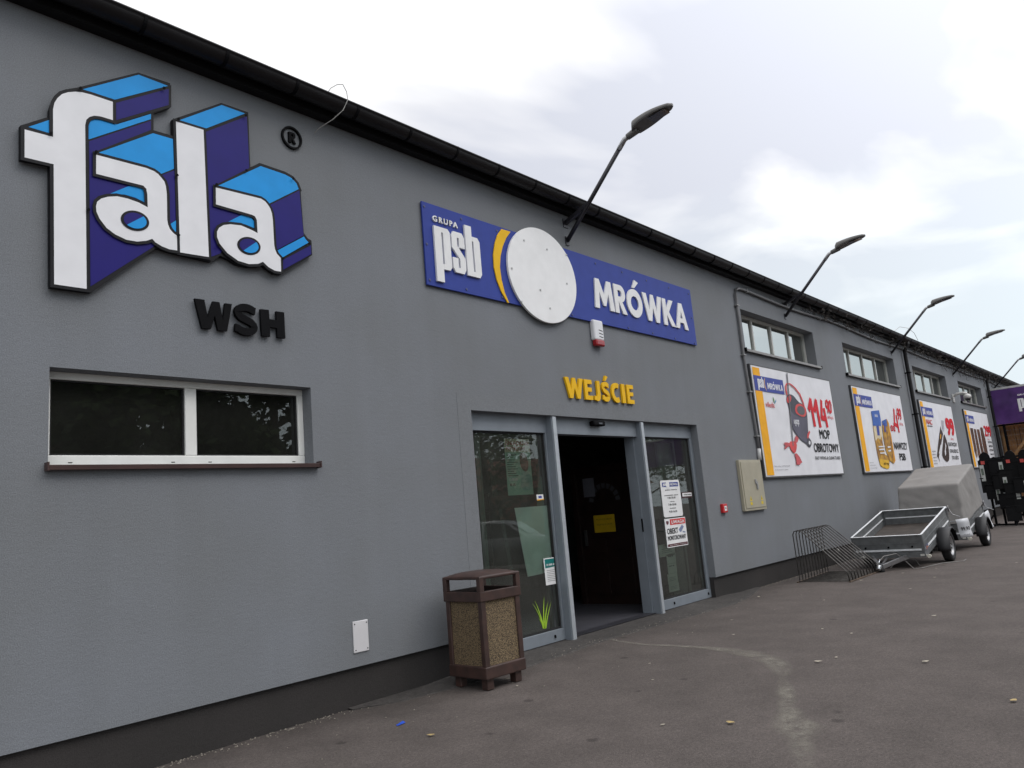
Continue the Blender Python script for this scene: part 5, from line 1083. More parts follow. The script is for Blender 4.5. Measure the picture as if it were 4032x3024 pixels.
# ------------------------------------------------------------------ trailers
M_TG = mat('trailer_steel', (.17, .18, .185), .42, .4, var=.18, vs=9); M_TS = mat('bright_strip', (.80, .82, .84), .4, 0., var=.08, vs=12); M_PLY = mat('wet_plywood', (.055, .045, .038), .7, var=.25, vs=5)
M_FEN = mat('fender_plastic', (.018,.018,.02), .55); M_TYRE = mat('tyre', (.013,.013,.014), .75, bump=.3, bs=90); M_RIM = mat('wheel_steel', (.36,.36,.37), .35, .6)
def make_wheel(root, y, s):
    bm = BM(); n = 40; R_ = .28; prof = [(.175,-.05),(.19,-.068),(.235,-.078),(.27,-.066),(.28,-.05),(.28,.05),(.27,.066),(.235,.078),(.19,.068),(.175,.05)]
    rings = []
    for k in range(n):
        t_ = 2*PI*k/n; rings.append([bm.verts.new((r_*math.cos(t_), y+q, r_*math.sin(t_))) for r_, q in prof])
    m_ = len(prof)
    for k in range(n):
        a, b = rings[k], rings[(k+1) % n]
        for j in range(m_): bm.faces.new((a[j], b[j], b[(j+1) % m_], a[(j+1) % m_])).smooth = True
    bmesh.ops.recalc_face_normals(bm, faces=bm.faces)
    ty = link('wheel', bm, M_TYRE, root)
    bm = BM(); prof = [(.178,.062),(.165,.060),(.158,.03),(.13,.02),(.10,.035),(.06,.045),(.035,.05),(.0,.052)]; rings = []
    for k in range(n):
        t_ = 2*PI*k/n; rings.append([bm.verts.new((max(r_, .001)*math.cos(t_), y+s*q, max(r_, .001)*math.sin(t_))) for r_, q in prof])
    for k in range(n):
        a, b = rings[k], rings[(k+1) % n]
        for j in range(len(prof)-1): bm.faces.new((a[j], b[j], b[j+1], a[j+1])).smooth = True
    bmesh.ops.recalc_face_normals(bm, faces=bm.faces); rm = link('rim', bm, M_RIM, ty)
    bm = BM()
    for k in range(10):
        t_ = 2*PI*k/10; cx, cz = .125*math.cos(t_), .125*math.sin(t_); ring = [(cx+.017*math.cos(q)*1., cz+.017*math.sin(q)) for q in (2*PI*i/10 for i in range(10))]
        bm.faces.new([bm.verts.new((p[0], y+s*.031, p[1])) for p in (ring if s > 0 else ring[::-1])])
    for k in range(4):
        t_ = 2*PI*k/4+.3; cx, cz = .05*math.cos(t_), .05*math.sin(t_); tube(bm, [(cx, y+s*.045, cz), (cx, y+s*.062, cz)], .009, 6)
    link('wheel_hole', bm, M_BLK, ty)
def make_trailer(label, loc, pitch):
    root = thing('car_trailer', label, 'trailer', loc, None, (0, -math.radians(pitch), 0))
    xf, xb, yh, zt, zb_ = -1.17, 1.0, .61, .52, .21
    # floor and chassis
    bm = BM(); box(bm, xf+.02, xb-.02, -yh+.02, yh-.02, zb_+.0, zb_+.018); link('bed_floor', bm, M_PLY, root)
    bm = BM(); box(bm, xf, xb, -yh, -yh+.05, .115, zb_-.002); box(bm, xf, xb, yh-.05, yh, .115, zb_-.002); box(bm, xf, xf+.05, -yh+.05, yh-.05, .115, zb_-.002); box(bm, xb-.05, xb, -yh+.05, yh-.05, .115, zb_-.002); box(bm, -.04, .04, -yh+.05, yh-.05, .13, zb_-.004)
    link('chassis', bm, M_TG, root, bevel=.004)
    def side(nm, a, b, inward):
        # panel from a to b (xy points), with rolled top edge, recess lines and a bright strip on both faces
        a = Vector((*a, 0)); b = Vector((*b, 0)); d = (b-a).normalized(); n_ = Vector(inward+(0,)); bm = BM()
        def bx(s0, s1, z0, z1, t0, t1):
            ps = [a+d*s0+n_*t0, a+d*s1+n_*t0, a+d*s1+n_*t1, a+d*s0+n_*t1]
            v = [bm.verts.new((p.x, p.y, z0)) for p in ps]+[bm.verts.new((p.x, p.y, z1)) for p in ps]
            for q in ((0,3,2,1),(4,5,6,7),(0,1,5,4),(1,2,6,5),(2,3,7,6),(3,0,4,7)): bm.faces.new([v[i] for i in q])
        Ln = (b-a).length
        bx(0, Ln, zb_+.002, zt-.012, .006, .012); bx(0, Ln, zt-.022, zt, -.004, .030); bx(0, .05, zb_, zt-.022, .0, .018); bx(Ln-.05, Ln, zb_, zt-.022, .0, .018)
        bx(.05, Ln-.05, zb_+.165, zb_+.173, .002, .018); bmesh.ops.recalc_face_normals(bm, faces=bm.faces)
        o = link(nm, bm, M_TG, root, bevel=.003)
        bm = BM(); bx(.05, Ln-.05, zb_+.03, zb_+.062, -.001, .0055); bx(.05, Ln-.05, zb_+.14, zb_+.163, .0125, .018); bmesh.ops.recalc_face_normals(bm, faces=bm.faces); link('strip', bm, M_TS, o)
        bm = BM(); bx(0., Ln, zt, zt+.004, -.004, .03); bmesh.ops.recalc_face_normals(bm, faces=bm.faces); link('top_edge', bm, M_TS, o)
        return o
    f_ = side('front_panel', (xf, yh-.001), (xf, -yh+.001), (1, 0)); side('rear_panel', (xb, -yh), (xb, yh), (-1, 0)); side('side_panel', (xf+.031, -yh), (xb-.031, -yh), (0, 1)); side('side_panel', (xb-.031, yh), (xf+.031, yh), (0, -1))
    bm = BM()
    for y in (-.42, -.02, .38): tube(bm, [(xf-.02, y, zb_+.105), (xf+.004, y, zb_+.105)], .016, 10)
    link('bolt', bm, M_BLK, f_)
    # corner latches at the back
    for y in (-yh, yh):
        s_ = -1 if y < 0 else 1; bm = BM(); box(bm, xb-.12, xb-.03, y+s_*.002 if s_ > 0 else y-.025, y+.025 if s_ > 0 else y-.002, zt-.12, zt-.0); tube(bm, [(xb-.07, y+s_*.03, zt-.09), (xb-.06, y+s_*.045, zt-.02), (xb-.02, y+s_*.03, zt+.02)], .008, 6); link('latch', bm, M_GALV, root)
    # tail/side support strut seen at the corner
    bm = BM(); tube(bm, [(xb-.05, -yh-.03, zt-.0), (xb+.03, -yh-.06, .36), (xb+.0, -yh-.2, .30)], .009, 6); link('strut', bm, M_GALV, root)
    # drawbar
    bm = BM(); hx, hz = -1.80, .14
    bar(bm, (xf+.04, -.30, .13), (hx+.05, -.025, hz-.01), .04, .075); bar(bm, (xf+.04, .30, .13), (hx+.05, .025, hz-.01), .04, .075); bar(bm, (xf+.04, .04, .13), (hx+.16, .0, hz), .03, .03); link('drawbar', bm, M_GALV, root, bevel=.004)
    bm = BM(); bar(bm, (hx+.14, 0, hz), (hx-.02, 0, hz-.005), .055, .06); tube(bm, [(hx-.10, 0, hz-.02), (hx-.06, 0, hz+.012), (hx, 0, hz+.015)], .042, 12, radii=[.034, .046, .036]); tube(bm, [(hx+.02, 0, hz+.03), (hx-.02, 0, hz+.085), (hx+.07, 0, hz+.11)], .011, 8); cp_ = link('coupling', bm, mat('chrome_zinc', (.6,.62,.64), .18, .95), root, bevel=.004)
    bm = BM(); tube(bm, [(hx+.03, -.01, hz-.01), (hx+.015, -.01, hz-.06), (hx+.04, -.01, hz-.125)], .045, 10, radii=[.03,.05,.045]); link('jockey_foot', bm, M_RUB, cp_)
    bm = BM(); tube(bm, [(hx+.02, .07, hz+.03), (hx-.01, .11, hz+.01), (hx-.02, .10, hz-.05), (hx+.02, .05, hz-.08), (hx+.07, 0., hz-.05), (hx+.1, -.05, hz+.0)], .011, 7); link('cable_loop', bm, M_BLK, cp_)
    # axle, fenders, wheels
    bm = BM(); tube(bm, [(0, -.70, 0), (0, .70, 0)], .03, 10); box(bm, -.06, .06, -.5, -.44, 0, .13); box(bm, -.06, .06, .44, .5, 0, .13); link('axle', bm, M_TG, root)
    for s_ in (-1, 1):
        make_wheel(root, s_*.715, s_)
        bm = BM(); n = 22; ri, y0, y1 = .335, s_*.625, s_*.83; ra, rb, rc_ = [], [], []
        for k in range(n+1):
            t_ = math.radians(-2)+math.radians(184)*k/n; fl = .02*(abs(math.cos(t_))**6); cx = (ri+fl)*math.cos(t_)*1.04; cz = (ri)*math.sin(t_)*1.0+.01
            ra.append(bm.verts.new((cx, y0, cz))); rb.append(bm.verts.new((cx, y1, cz))); rc_.append(bm.verts.new((cx*.93, y1+s_*.008, cz*.93)))
        for k in range(n):
            bm.faces.new((ra[k], ra[k+1], rb[k+1], rb[k])).smooth = True; bm.faces.new((rb[k], rb[k+1], rc_[k+1], rc_[k])).smooth = True
        bmesh.ops.recalc_face_normals(bm, faces=bm.faces); fo = link('fender', bm, M_FEN, root, smooth=True); md = fo.modifiers.new('solid', 'SOLIDIFY'); md.thickness = .006
    # front marker lights and reflector
    bm = BM(); box(bm, xf-.012, xf-.001, -yh+.02, -yh+.085, .14, .175); box(bm, xf-.012, xf-.001, yh-.20, yh-.11, .14, .175); link('marker_light', bm, mat('lamp_clear', (.55,.55,.52), .3), root)
    bm = BM(); tube(bm, [(xf+.0, -yh-.05, .13), (xf+.03, -yh-.05, .13)], .032, 18); tube(bm, [(xf+.015, -yh-.05, .13), (xf+.03, -yh+.0, .15)], .01, 6); link('round_reflector', bm, mat('cream_lens', (.62,.60,.52), .35), root)
    bm = BM(); box(bm, xf+.09, xf+.27, -yh-.0055, -yh-.004, zb_+.0, zb_+.1); link('side_sticker', bm, mat('sticker_blue_grey', (.10,.12,.18), .5), root)
    bm = BM(); prism_y(bm, [(xf+.11, zb_+.01), (xf+.15, zb_+.02), (xf+.17, zb_+.08), (xf+.13, zb_+.06)], -yh-.0075, None); prism_y(bm, [(xf+.19, zb_+.03), (xf+.25, zb_+.03), (xf+.25, zb_+.05), (xf+.19, zb_+.05)], -yh-.0075, None); link('sticker_mark', bm, mat('sticker_orange', (.65,.18,.03), .5), root)
    bm = BM(); box(bm, .55, .63, -yh-.02, -yh-.002, .14, .17); link('amber_reflector', bm, mat('amber', (.6,.2,.02), .3), root)
    return root
T1L = (16.38, -1.315, .28); T1P = 10.4
t1 = make_trailer('open galvanised car trailer resting nose down on its coupling, nearest', T1L, T1P)
T2L = (19.74, -1.315, .28); T2P = 8.5
t2 = make_trailer('car trailer under a grey fabric cover behind the open trailer', T2L, T2P)
# fabric cover (a part of the covered trailer)
bm = BM()
bot = [(-1.19, .635), (1.02, .635), (1.02, -.635), (-1.19, -.635)]; NX, NZ = 22, 16
def cover_pt(face, s_, v_):
    # v 0 at the bottom hem .. 1 at the top edge
    (ax, ay), (bx_, by_) = bot[face], bot[(face+1) % 4]; x = ax+(bx_-ax)*s_; y = ay+(by_-ay)*s_
    zt_f, zt_b = 1.27, 1.42; f = (x+1.19)/2.21
    xt = -.90+1.80*f; yt = y*.965; zz = .47 if face != 0 else .47
    zt = zt_f+(zt_b-zt_f)*f
    r_ = v_; px = x+(xt-x)*r_; py = y+(yt-y)*r_; pz = zz+(zt-zz)*v_
    return Vector((px, py, pz))
vd = {}
def cvx(p, k):
    d_ = .016*noise.noise(Vector((p.x*1.6, p.y*1.6, p.z*1.2)))+.013*noise.noise(Vector((p.x*6+p.z*4.5, p.y*6-p.z*4, p.z*1.1)))
    c = Vector((-.1, 0, .9)); dr_ = (p-c).normalized(); return p+dr_*d_*k
for f in range(4):
    grid = []
    for i in range(NX+1):
        col = []
        for j in range(NZ+1):
            p = cover_pt(f, i/NX, j/NZ); p = cvx(p, .6+1.2*(1-abs(2*j/NZ-1))); key = (round(p.x, 4), round(p.y, 4), round(p.z, 4))
            if key not in vd: vd[key] = bm.verts.new(p)
            col.append(vd[key])
        grid.append(col)
    for i in range(NX):
        for j in range(NZ):
            try: bm.faces.new((grid[i][j], grid[i+1][j], grid[i+1][j+1], grid[i][j+1]))
            except ValueError: pass
# top sheet
tg_ = []
for i in range(NX+1):
    col = []
    for j in range(NX+1):
        a = cover_pt(0, i/NX, 1); b = cover_pt(2, 1-i/NX, 1); p = a.lerp(b, j/NX); e_ = (1-abs(2*j/NX-1)**3); s3 = 1-abs(2*i/NX-1)**4
        p.z += (.03*e_ - .018*abs(math.sin(3*PI*i/NX))*e_)*s3; p = cvx(p, .6); key = (round(p.x, 4), round(p.y, 4), round(p.z, 4))
        if key not in vd: vd[key] = bm.verts.new(p)
        col.append(vd[key])
    tg_.append(col)
for i in range(NX):
    for j in range(NX):
        try: bm.faces.new((tg_[i][j], tg_[i+1][j], tg_[i+1][j+1], tg_[i][j+1]))
        except ValueError: pass
bmesh.ops.remove_doubles(bm, verts=bm.verts, dist=.004); bmesh.ops.recalc_face_normals(bm, faces=bm.faces)
co = link('fabric_cover', bm, mat('grey_tarpaulin', (.235,.225,.215), .8, var=.07, vs=3, bump=.35, bs=7, fine=.06), t2, smooth=True)
sb = co.modifiers.new('sub', 'SUBSURF'); sb.levels = 1; sb.render_levels = 1
def price_card(label, loc, rz, tx, h=.36):
    root = thing('price_card', label, 'price card', loc, 'price cards on the trailers', (math.radians(4), math.radians(-4), rz)); bm = BM(); nz_ = 6; rws = []
    for j in range(nz_+1):
        z = -h*j/nz_; yy = -.012*math.sin(j*1.3); rws.append([bm.verts.new((-.13+.03*j/nz_, yy, z)), bm.verts.new((.11+.03*j/nz_, yy, z))])
    for a, b in zip(rws, rws[1:]): bm.faces.new((a[0], b[0], b[1], a[1])).smooth = True
    o = link('card', bm, mat('card_white', (.64,.65,.68), .45, var=.04), root); o.modifiers.new('solid', 'SOLIDIFY').thickness = .003
    if tx:
        text_obj('price', tx, -.07, .10, -.24, -.16, -.018, M_INK, root, offset=.02); text_obj('small_print', 'cena za szt.', -.04, .08, -.32, -.30, -.018, M_GINK, root)
    return root
p = on_x(3788, 2042, 17.35); c1 = price_card('white price card reading 99 hanging at the open trailer corner', p, math.radians(-52), '99,90')
p = on_x(3880, 2015, 20.8); c2 = price_card('white twisted price card hanging at the covered trailer corner', p, math.radians(15), None, .42); c2.rotation_euler = (math.radians(4), math.radians(-18), math.radians(-20))
# loose cable on the ground by the coupling
curve_wire('loose_cable', 'thin grey cable lying looped on the asphalt under the open trailer', [(14.62,-1.25,.13),(14.75,-1.35,.26),(15.0,-1.5,.28),(15.15,-1.6,.12),(15.0,-1.75,.01),(15.1,-1.85,.01),(15.56,-1.93,.01),(15.9,-2.0,.01),(16.2,-2.28,.01),(16.54,-2.26,.01)], .007, mat('grey_cable', (.22,.21,.2), .6), 'cable')
curve_wire('loose_cable', 'short arched grey cable standing up behind the coupling', [(15.2,-1.30,.01),(15.25,-1.42,.13),(15.35,-1.55,.17),(15.45,-1.68,.12),(15.5,-1.72,.01)], .007, MATS['grey_cable'], 'cable')

# ------------------------------------------------------------------ cctv camera
cc_ = thing('security_camera', 'white dome security camera on a wall arm between two windows', 'camera', (29.55, 0, 4.25)); M_CW = mat('camera_white', (.55,.54,.52), .4, var=.03)
bm = BM(); box(bm, 29.42, 29.62, -.04, 0, 4.05, 4.33); link('wall_plate', bm, M_CW, cc_, bevel=.01)
bm = BM(); tube(bm, [(29.52,-.02,4.26),(29.52,-.15,4.32),(29.52,-.32,4.33),(29.52,-.42,4.30),(29.52,-.44,4.24)], .045, 10); link('arm', bm, M_CW, cc_)
bm = BM(); tube(bm, [(29.52,-.44,4.27),(29.52,-.44,4.22),(29.52,-.44,4.12)], .1, 18, radii=[.05,.115,.12]); link('housing', bm, M_CW, cc_)
bm = BM(); tube(bm, [(29.52,-.44,4.12),(29.52,-.44,4.06),(29.52,-.44,4.03)], .1, 18, radii=[.10,.075,.03]); link('dome', bm, mat('dome_smoke', (.03,.03,.03), .1), cc_); base_at(cc_)

# ------------------------------------------------------------------ the garden yard fence with the purple banner
XB = 35.9
yf = thing('yard_fence', 'black post and wire mesh yard fence carrying the purple banner', 'fence', (XB, -8, 0))
bm = BM()
for k in range(9): y = -.35-k*2.6; box(bm, XB-.04, XB+.04, y-.04, y+.04, 0, 4.75)
for z in (.1, 3.42, 4.80): box(bm, XB-.03, XB+.03, -21.2, -.1, z-.03, z+.03)
link('frame', bm, M_BLK, yf)
bm = BM()
for k in range(int(21/.1)):
    y = -.15-k*.1; tube(bm, [(XB-.02, y, .1), (XB-.02, y, 3.4)], .003, 3, False)
for k in range(17): z = .2+k*.2; tube(bm, [(XB-.02, -.1, z), (XB-.02, -21, z)], .004, 3, False)
link('wire_mesh', bm, mat('mesh_wire', (.2,.2,.2), .5, .5), yf); base_at(yf)
bm = BM(); box(bm, XB-.10, XB+.02, -21.3, -.02, 4.84, 4.92); tag(link('banner_rail', bm, mat('pale_rail', (.45,.45,.44), .5)), 'pale metal rail along the top of the purple banner', 'rail')
pb = thing('purple_banner', 'long purple fabric banner with white psb letters at the yard', 'banner', (XB-.06, -10, 3.45)); bm = BM(); rows = []
ny, nz_ = 150, 14
for i in range(ny+1):
    y = -.12-21.*i/ny; r_ = []
    for j in range(nz_+1):
        v_ = j/nz_; z = 3.47+1.36*v_; w_ = .05*math.sin(y*3.1+z*2.2)*math.sin(PI*v_)+.06*noise.noise(Vector((y*1.3, z*2.5, 2)))*math.sin(PI*min(v_+.1, 1)); r_.append(bm.verts.new((XB-.15+w_*.8, y, z+.02*math.sin(y*2.)*(1-v_))))
    rows.append(r_)
for a, b in zip(rows, rows[1:]):
    for j in range(nz_): bm.faces.new((a[j], a[j+1], b[j+1], b[j])).smooth = True
link('fabric', bm, mat('purple_fabric', (.085,.022,.17), .5, var=.3, vs=1.8, col2=(.035,.010,.085)), pb)
def text_yz(name, body, ya, yb2, z0, z1, x, m, parent, off=.03):
    tb = text_bm(body, off); xs = [v.co.x for v in tb.verts]; ys_ = [v.co.y for v in tb.verts]; bm = BM()
    mp_ = {v: bm.verts.new((x, ya+(yb2-ya)*(v.co.x-min(xs))/(max(xs)-min(xs)), z0+(z1-z0)*(v.co.y-min(ys_))/(max(ys_)-min(ys_)))) for v in tb.verts}
    for f in tb.faces: bm.faces.new([mp_[v] for v in f.verts])
    tb.free(); return link(name, bm, m, parent)
bm = BM(); psb(bm, 0, 1, 0, 1, 0, None)
for v in bm.verts: v.co = Vector((XB-.24, -1.0-.64*v.co.x, 3.86+.60*v.co.z))
link('banner_letters', bm, M_WHITE, pb); text_yz('banner_letters', 'GRUPA', -1.03, -1.4, 4.48, 4.54, XB-.24, M_WHITE, pb)
for k in range(2): text_yz('banner_letters', 'MRÓWKA', -3.0-7*k, -6.0-7*k, 3.9, 4.5, XB-.24, M_WHITE, pb)
base_at(pb)
# timber panels behind the mesh
M_TIM = mat('orange_timber', (.40, .20, .07), .6, var=.25, vs=4, col2=(.22,.10,.035))
tw = thing('timber_shed', 'orange timber display shed behind the mesh under the purple banner', 'shed', (36.8, -4, 0)); bm = BM(); rr = random.Random(5)
y = -.04
while y > -9:
    w_ = rr.uniform(.16, .3)
    if rr.random() > .22: box(bm, 36.7, 36.76, y-w_+.02, y, 0, 3.6+rr.uniform(-.2, .1))
    y -= w_
link('planking', bm, M_TIM, tw)
bm = BM()
for y in (-.12, -1.6, -3.4, -5.5): box(bm, 36.56, 36.68, y-.12, y, 0, 3.4); bar(bm, (36.5, y-.1, 2.0), (36.5, y-1.3, 3.35), .12, .1)
box(bm, 36.5, 36.62, -9, -.05, 3.4, 3.54); link('beam', bm, mat('pale_timber', (.46,.25,.10), .6, var=.2, vs=3), tw)
bm = BM(); box(bm, 36.82, 36.9, -9, -.03, 0, 3.5); link('dark_back', bm, M_BLK, tw); base_at(tw)

# ------------------------------------------------------------------ racks of black post boxes at the right edge
rk = thing('display_rack', 'black metal display rack holding post boxes at the right edge', 'rack', (27.1, -1.6, 0)); bm = BM()
def rxy(t): return (27.25-.12*t, -.88-.42*t)
for k in range(7):
    x, y = rxy(.25+k*.62); box(bm, x-.03, x+.03, y-.03, y+.03, .0, 2.05)
for z in (.03, 1.0, 2.0): bar(bm, (*rxy(0), z), (*rxy(4.5), z), .04, .05)
for k in range(3):
    x, y = rxy(.25+k*1.86); bar(bm, (x-.02, y+.03, .32), (x-.3, y+.22, .02), .035, .035); bar(bm, (x+.45, y, .03), (x-.35, y, .03), .04, .04)
link('rack_frame', bm, M_BLK, rk, bevel=.003); base_at(rk)
M_MB = mat('postbox_black', (.006,.006,.007), .5, spec=.15); M_TAG = mat('tag_red', (.55,.07,.06), .5); M_TW = mat('tag_white', (.5,.52,.5), .5)
def make_box(kind):
    root = thing('post_box', 'tmp', 'post box', (0, 0, 0), 'black post boxes on the rack'); bm = BM()
    def pz(pl, x0, x1):
        f = [bm.verts.new((x0, p[0], p[1])) for p in pl]; b = [bm.verts.new((x1, p[0], p[1])) for p in pl]; n = len(pl); bm.faces.new(f); bm.faces.new(b[::-1])
        for i in range(n): bm.faces.new((f[i], b[i], b[(i+1) % n], f[(i+1) % n]))
    if kind == 0:
        box(bm, -.08, .06, -.20, .20, -.5, .0); link('case', bm, M_MB, root, bevel=.006); bm = BM()
        pl = [(-.2, .0), (.2, .0), (.2, .10), (.15, .15), (.13, .26), (.08, .33), (0, .37), (-.08, .33), (-.13, .26), (-.15, .15), (-.2, .10)]; pz(pl, -.09, -.07)
        bmesh.ops.recalc_face_normals(bm, faces=bm.faces); link('crest', bm, M_MB, root)
    else: box(bm, -.10, .08, -.19, .19, -.42, .0); box(bm, -.12, .1, -.21, .21, .0, .03); link('case', bm, M_MB, root, bevel=.006)
    if kind == 0: bm = BM(); box(bm, -.097, -.093, .02, .12, .0, .10); link('red_tag', bm, M_TAG, root)
    bm = BM(); box(bm, -.128, -.124, -.17, -.07, -.46, -.08) if kind else box(bm, -.128, -.124, .06, .17, -.5, -.02); o_ = link('white_tag', bm, M_TW, root)
    bm = BM(); box(bm, -.131, -.129, -.15, -.09, -.3, -.16) if kind else box(bm, -.131, -.129, .08, .15, -.32, -.12); link('tag_print', bm, mat('tag_print', (.12,.15,.12), .5), o_)
    return root
pos = [(0, .35, 1.85, 'black post box with ornate crest, top left of the rack'), (1, .55, 1.22, 'plain black post box below the crested one at the rack left edge'), (1, 1.15, 1.50, 'black post box with hanging tag in the middle of the rack'), (0, 2.0, 1.82, 'black post box with crest near the right picture edge'), (1, 1.75, 1.22, 'black post box hanging right of the middle at chest height'), (1, 1.3, .92, 'black post box low on the rack, left of centre'), (1, 2.15, .80, 'lowest black post box at the right picture edge'), (0, 2.9, 1.8, 'black crested post box just beyond the right edge'), (1, 2.4, 1.35, 'black post box beside the crested one at the right edge'), (1, .28, 1.42, 'plain black post box hanging directly under the top left crested box'), (1, 1.05, 1.95, 'flat-topped black post box between the two crested ones'), (1, 1.55, .55, 'black post box nearest the ground left of the right edge'), (1, .95, 1.05, 'black post box low beside the second rack upright'), (1, 1.55, 1.62, 'black post box under the second crested one')]
protos = {}
for i, (kd, t_, z, lb) in enumerate(pos):
    x, y = rxy(t_)
    if kd not in protos: r = make_box(kd); protos[kd] = r
    else:
        src = protos[kd]; r = src.copy(); COL.objects.link(r)
        for ch in src.children:
            if i % 2 and ch.name.startswith('white_tag'): continue
            c_ = ch.copy(); COL.objects.link(c_); c_.parent = r
            for g_ in ch.children: d_ = g_.copy(); COL.objects.link(d_); d_.parent = c_
    r.location = (x-.1-.05*(i % 3), y, z); r.rotation_euler.z = math.radians(rv.uniform(-12, 12)); r['label'] = lb

# ------------------------------------------------------------------ litter on the asphalt
M_LF = [mat('leaf_yellow', (.46,.34,.14), .7, var=.2), mat('leaf_pale', (.42,.38,.30), .7, var=.15)]
spots = [(7.07,-2.95,1,1.3),(7.3,-3.77,1,1.2),(5.03,-3.1,0,1.2),(9.76,-3.27,1,1.1),(6.21,-4.57,0,1.2),(3.94,-1.3,0,1.1),(7.3,-3.03,1,.8),(8.22,-1.59,1,.8),(8.74,-2.39,1,.8),(8.52,-2.77,1,.8),(5.75,-.25,1,1.1),(6.1,-.22,1,1.),(5.6,-.56,1,.9),(4.82,-2.7,1,.7),(11.3,-.52,1,1.3),(13.3,-1.38,1,1.2),(14.3,-1.75,1,1.),(15.6,-3.2,1,1.),(11.0,-1.6,1,.8),(12.2,-2.4,1,.8),(13.6,-2.4,1,.9),(9.2,-1.1,1,.7),(5.4,-.85,1,.7),(6.6,-1.5,1,.6),(16.9,-3.3,1,.9),(18.6,-4.4,1,.9),(6.0,-1.9,1,.5),(12.6,-4.0,1,.8),(15.0,-2.1,1,.7),(21.5,-3.6,1,.8)]
leafm = {}
for i, (x, y, k, s_) in enumerate(spots):
    if k not in leafm:
        bm = BM(); pl = [(-.035,0),(-.02,.016),(0,.022),(.022,.014),(.04,0),(.02,-.014),(0,-.02),(-.02,-.013)]; bm.faces.new([bm.verts.new((p[0], p[1], .004+.010*abs(p[0])/.04+.006*abs(p[1])/.02)) for p in pl])
        o = link('fallen_leaf', bm, M_LF[k]); o.modifiers.new('solid', 'SOLIDIFY').thickness = .0015; leafm[k] = o
    else: o = leafm[k].copy(); COL.objects.link(o)
    o.location = (x, y, .004 if y < -.4 else .009); o.rotation_euler.z = rv.uniform(0, 6.28); o.scale = (s_*.75, s_*.75, s_*.75)
    own = {0: 'pale curled leaf on the asphalt beside the bend of the chalk line', 1: 'pale curled leaf on open asphalt right of the chalk line bend', 2: 'yellow leaf between the litter bin and the lower end of the chalk line', 3: 'pale leaf on open asphalt midway between the door and the right picture edge', 4: 'yellow leaf near the bottom right corner of the picture', 5: 'yellow leaf close to the wall left of the litter bin', 10: 'pale leaf on the dark apron just right of the litter bin', 11: 'pale leaf on the dark apron below the left glass', 12: 'small pale leaf at the foot of the litter bin', 14: 'pale leaf at the foot of the wall just past the entrance', 15: 'pale leaf touching the front corner of the bicycle rack', 16: 'pale leaf in front of the bicycle rack near the trailer coupling'}
    tag(o, own.get(i, 'tiny pale fallen leaf lying on open asphalt'), 'leaf', 'fallen leaves on the asphalt')
bm = BM(); quad(bm, (0,0,.006), (.09,.01,.008), (.085,.035,.02), (.01,.03,.006)); o = tag(link('plastic_scrap', bm, mat('blue_plastic', (.02,.08,.5), .35)), 'small scrap of blue plastic on the asphalt near the wall', 'litter'); o.location = (4.02, -.83, 0); o.modifiers.new('solid', 'SOLIDIFY').thickness = .002

# ------------------------------------------------------------------ across the yard, seen only in the glass: trees, a parked car, a house
M_BARK = mat('bark', (.09,.07,.055), .9, var=.3, vs=5, bump=.6, bs=12)
leafmats = [mat('leaf_dark', (.045,.075,.025), .7, var=.3), mat('leaf_mid', (.08,.12,.04), .7, var=.3)]
def tree(label, x, y, H, seed, nleaf=3800, sp=3.0):
    r = random.Random(seed); root = thing('tree', label, 'tree', (x, y, 0), 'trees across the yard'); bm = BM()
    tube(bm, [(0,0,0),(.05,.03,H*.25),(-.05,.08,H*.55),(.05,0,H*.9)], .2, 9, radii=[.26,.2,.13,.03]); tips = []
    for k in range(16):
        h0 = H*(.22+.045*k); a = k*2.4+r.random(); l = sp*(1-.55*k/16)*r.uniform(.8, 1.15); p0 = Vector((0,.05,h0)); p1 = p0+Vector((math.cos(a)*l*.5, math.sin(a)*l*.5, l*.25)); p2 = p0+Vector((math.cos(a)*l, math.sin(a)*l, l*.45))
        tube(bm, [p0, p1, p2], .05, 5, radii=[.07,.04,.012]); tips += [(p1, .8), (p2, .7), ((p1+p2)/2, .8)]
    tips.append((Vector((0,0,H*.93)), .9)); link('trunk', bm, M_BARK, root)
    bm = BM()
    for k in range(nleaf):
        c, rad = r.choice(tips); d = Vector((r.gauss(0,1), r.gauss(0,1), r.gauss(0,.8))); d = d.normalized()*rad*r.random()**.5*1.15; p = c+d; s_ = r.uniform(.08,.15)*(1.5 if nleaf > 9000 else 1)
        u_ = Vector((r.gauss(0,1), r.gauss(0,1), r.gauss(0,.6))).normalized(); v_ = u_.cross(Vector((r.gauss(0,1), r.gauss(0,1), r.gauss(0,1)))).normalized()
        f = bm.faces.new([bm.verts.new(p+u_*s_*a+v_*s_*b*.6) for a, b in ((-1,0),(0,-1),(1,0),(0,1))]); f.material_index = int(noise.noise(c*1.3+Vector((seed,0,0))) > 0)
    link('crown', bm, leafmats, root)
for i, (x, y, H) in enumerate(((6.5,-15,11),(9.5,-17,13),(14.0,-16.5,11.5),(22.5,-16,9.5),(27.5,-20,8.5),(1.5,-19,12),(52,-26,10),(62,-30,12))):
    tree(('leafy tree across the yard opposite the logo', 'tall leafy tree across the yard opposite the window', 'leafy tree across the yard opposite the litter bin', 'tall tree across the yard opposite the doorway', 'smaller tree across the yard right of the doorway', 'leafy tree far left across the yard', 'distant tree beyond the purple banner', 'distant tall tree farthest beyond the banner')[i], x, y, H, 11+i, 15000 if i < 3 else 2800, 3.4 if i < 6 else 4)
hs = thing('house', 'low reddish brick house across the yard behind the trees', 'house', (42, -33, 0)); bm = BM(); box(bm, 30, 62, -38, -32, 0, 3.6); link('wall', bm, mat('red_brick', (.28,.12,.07), .8, var=.2, vs=3), hs)
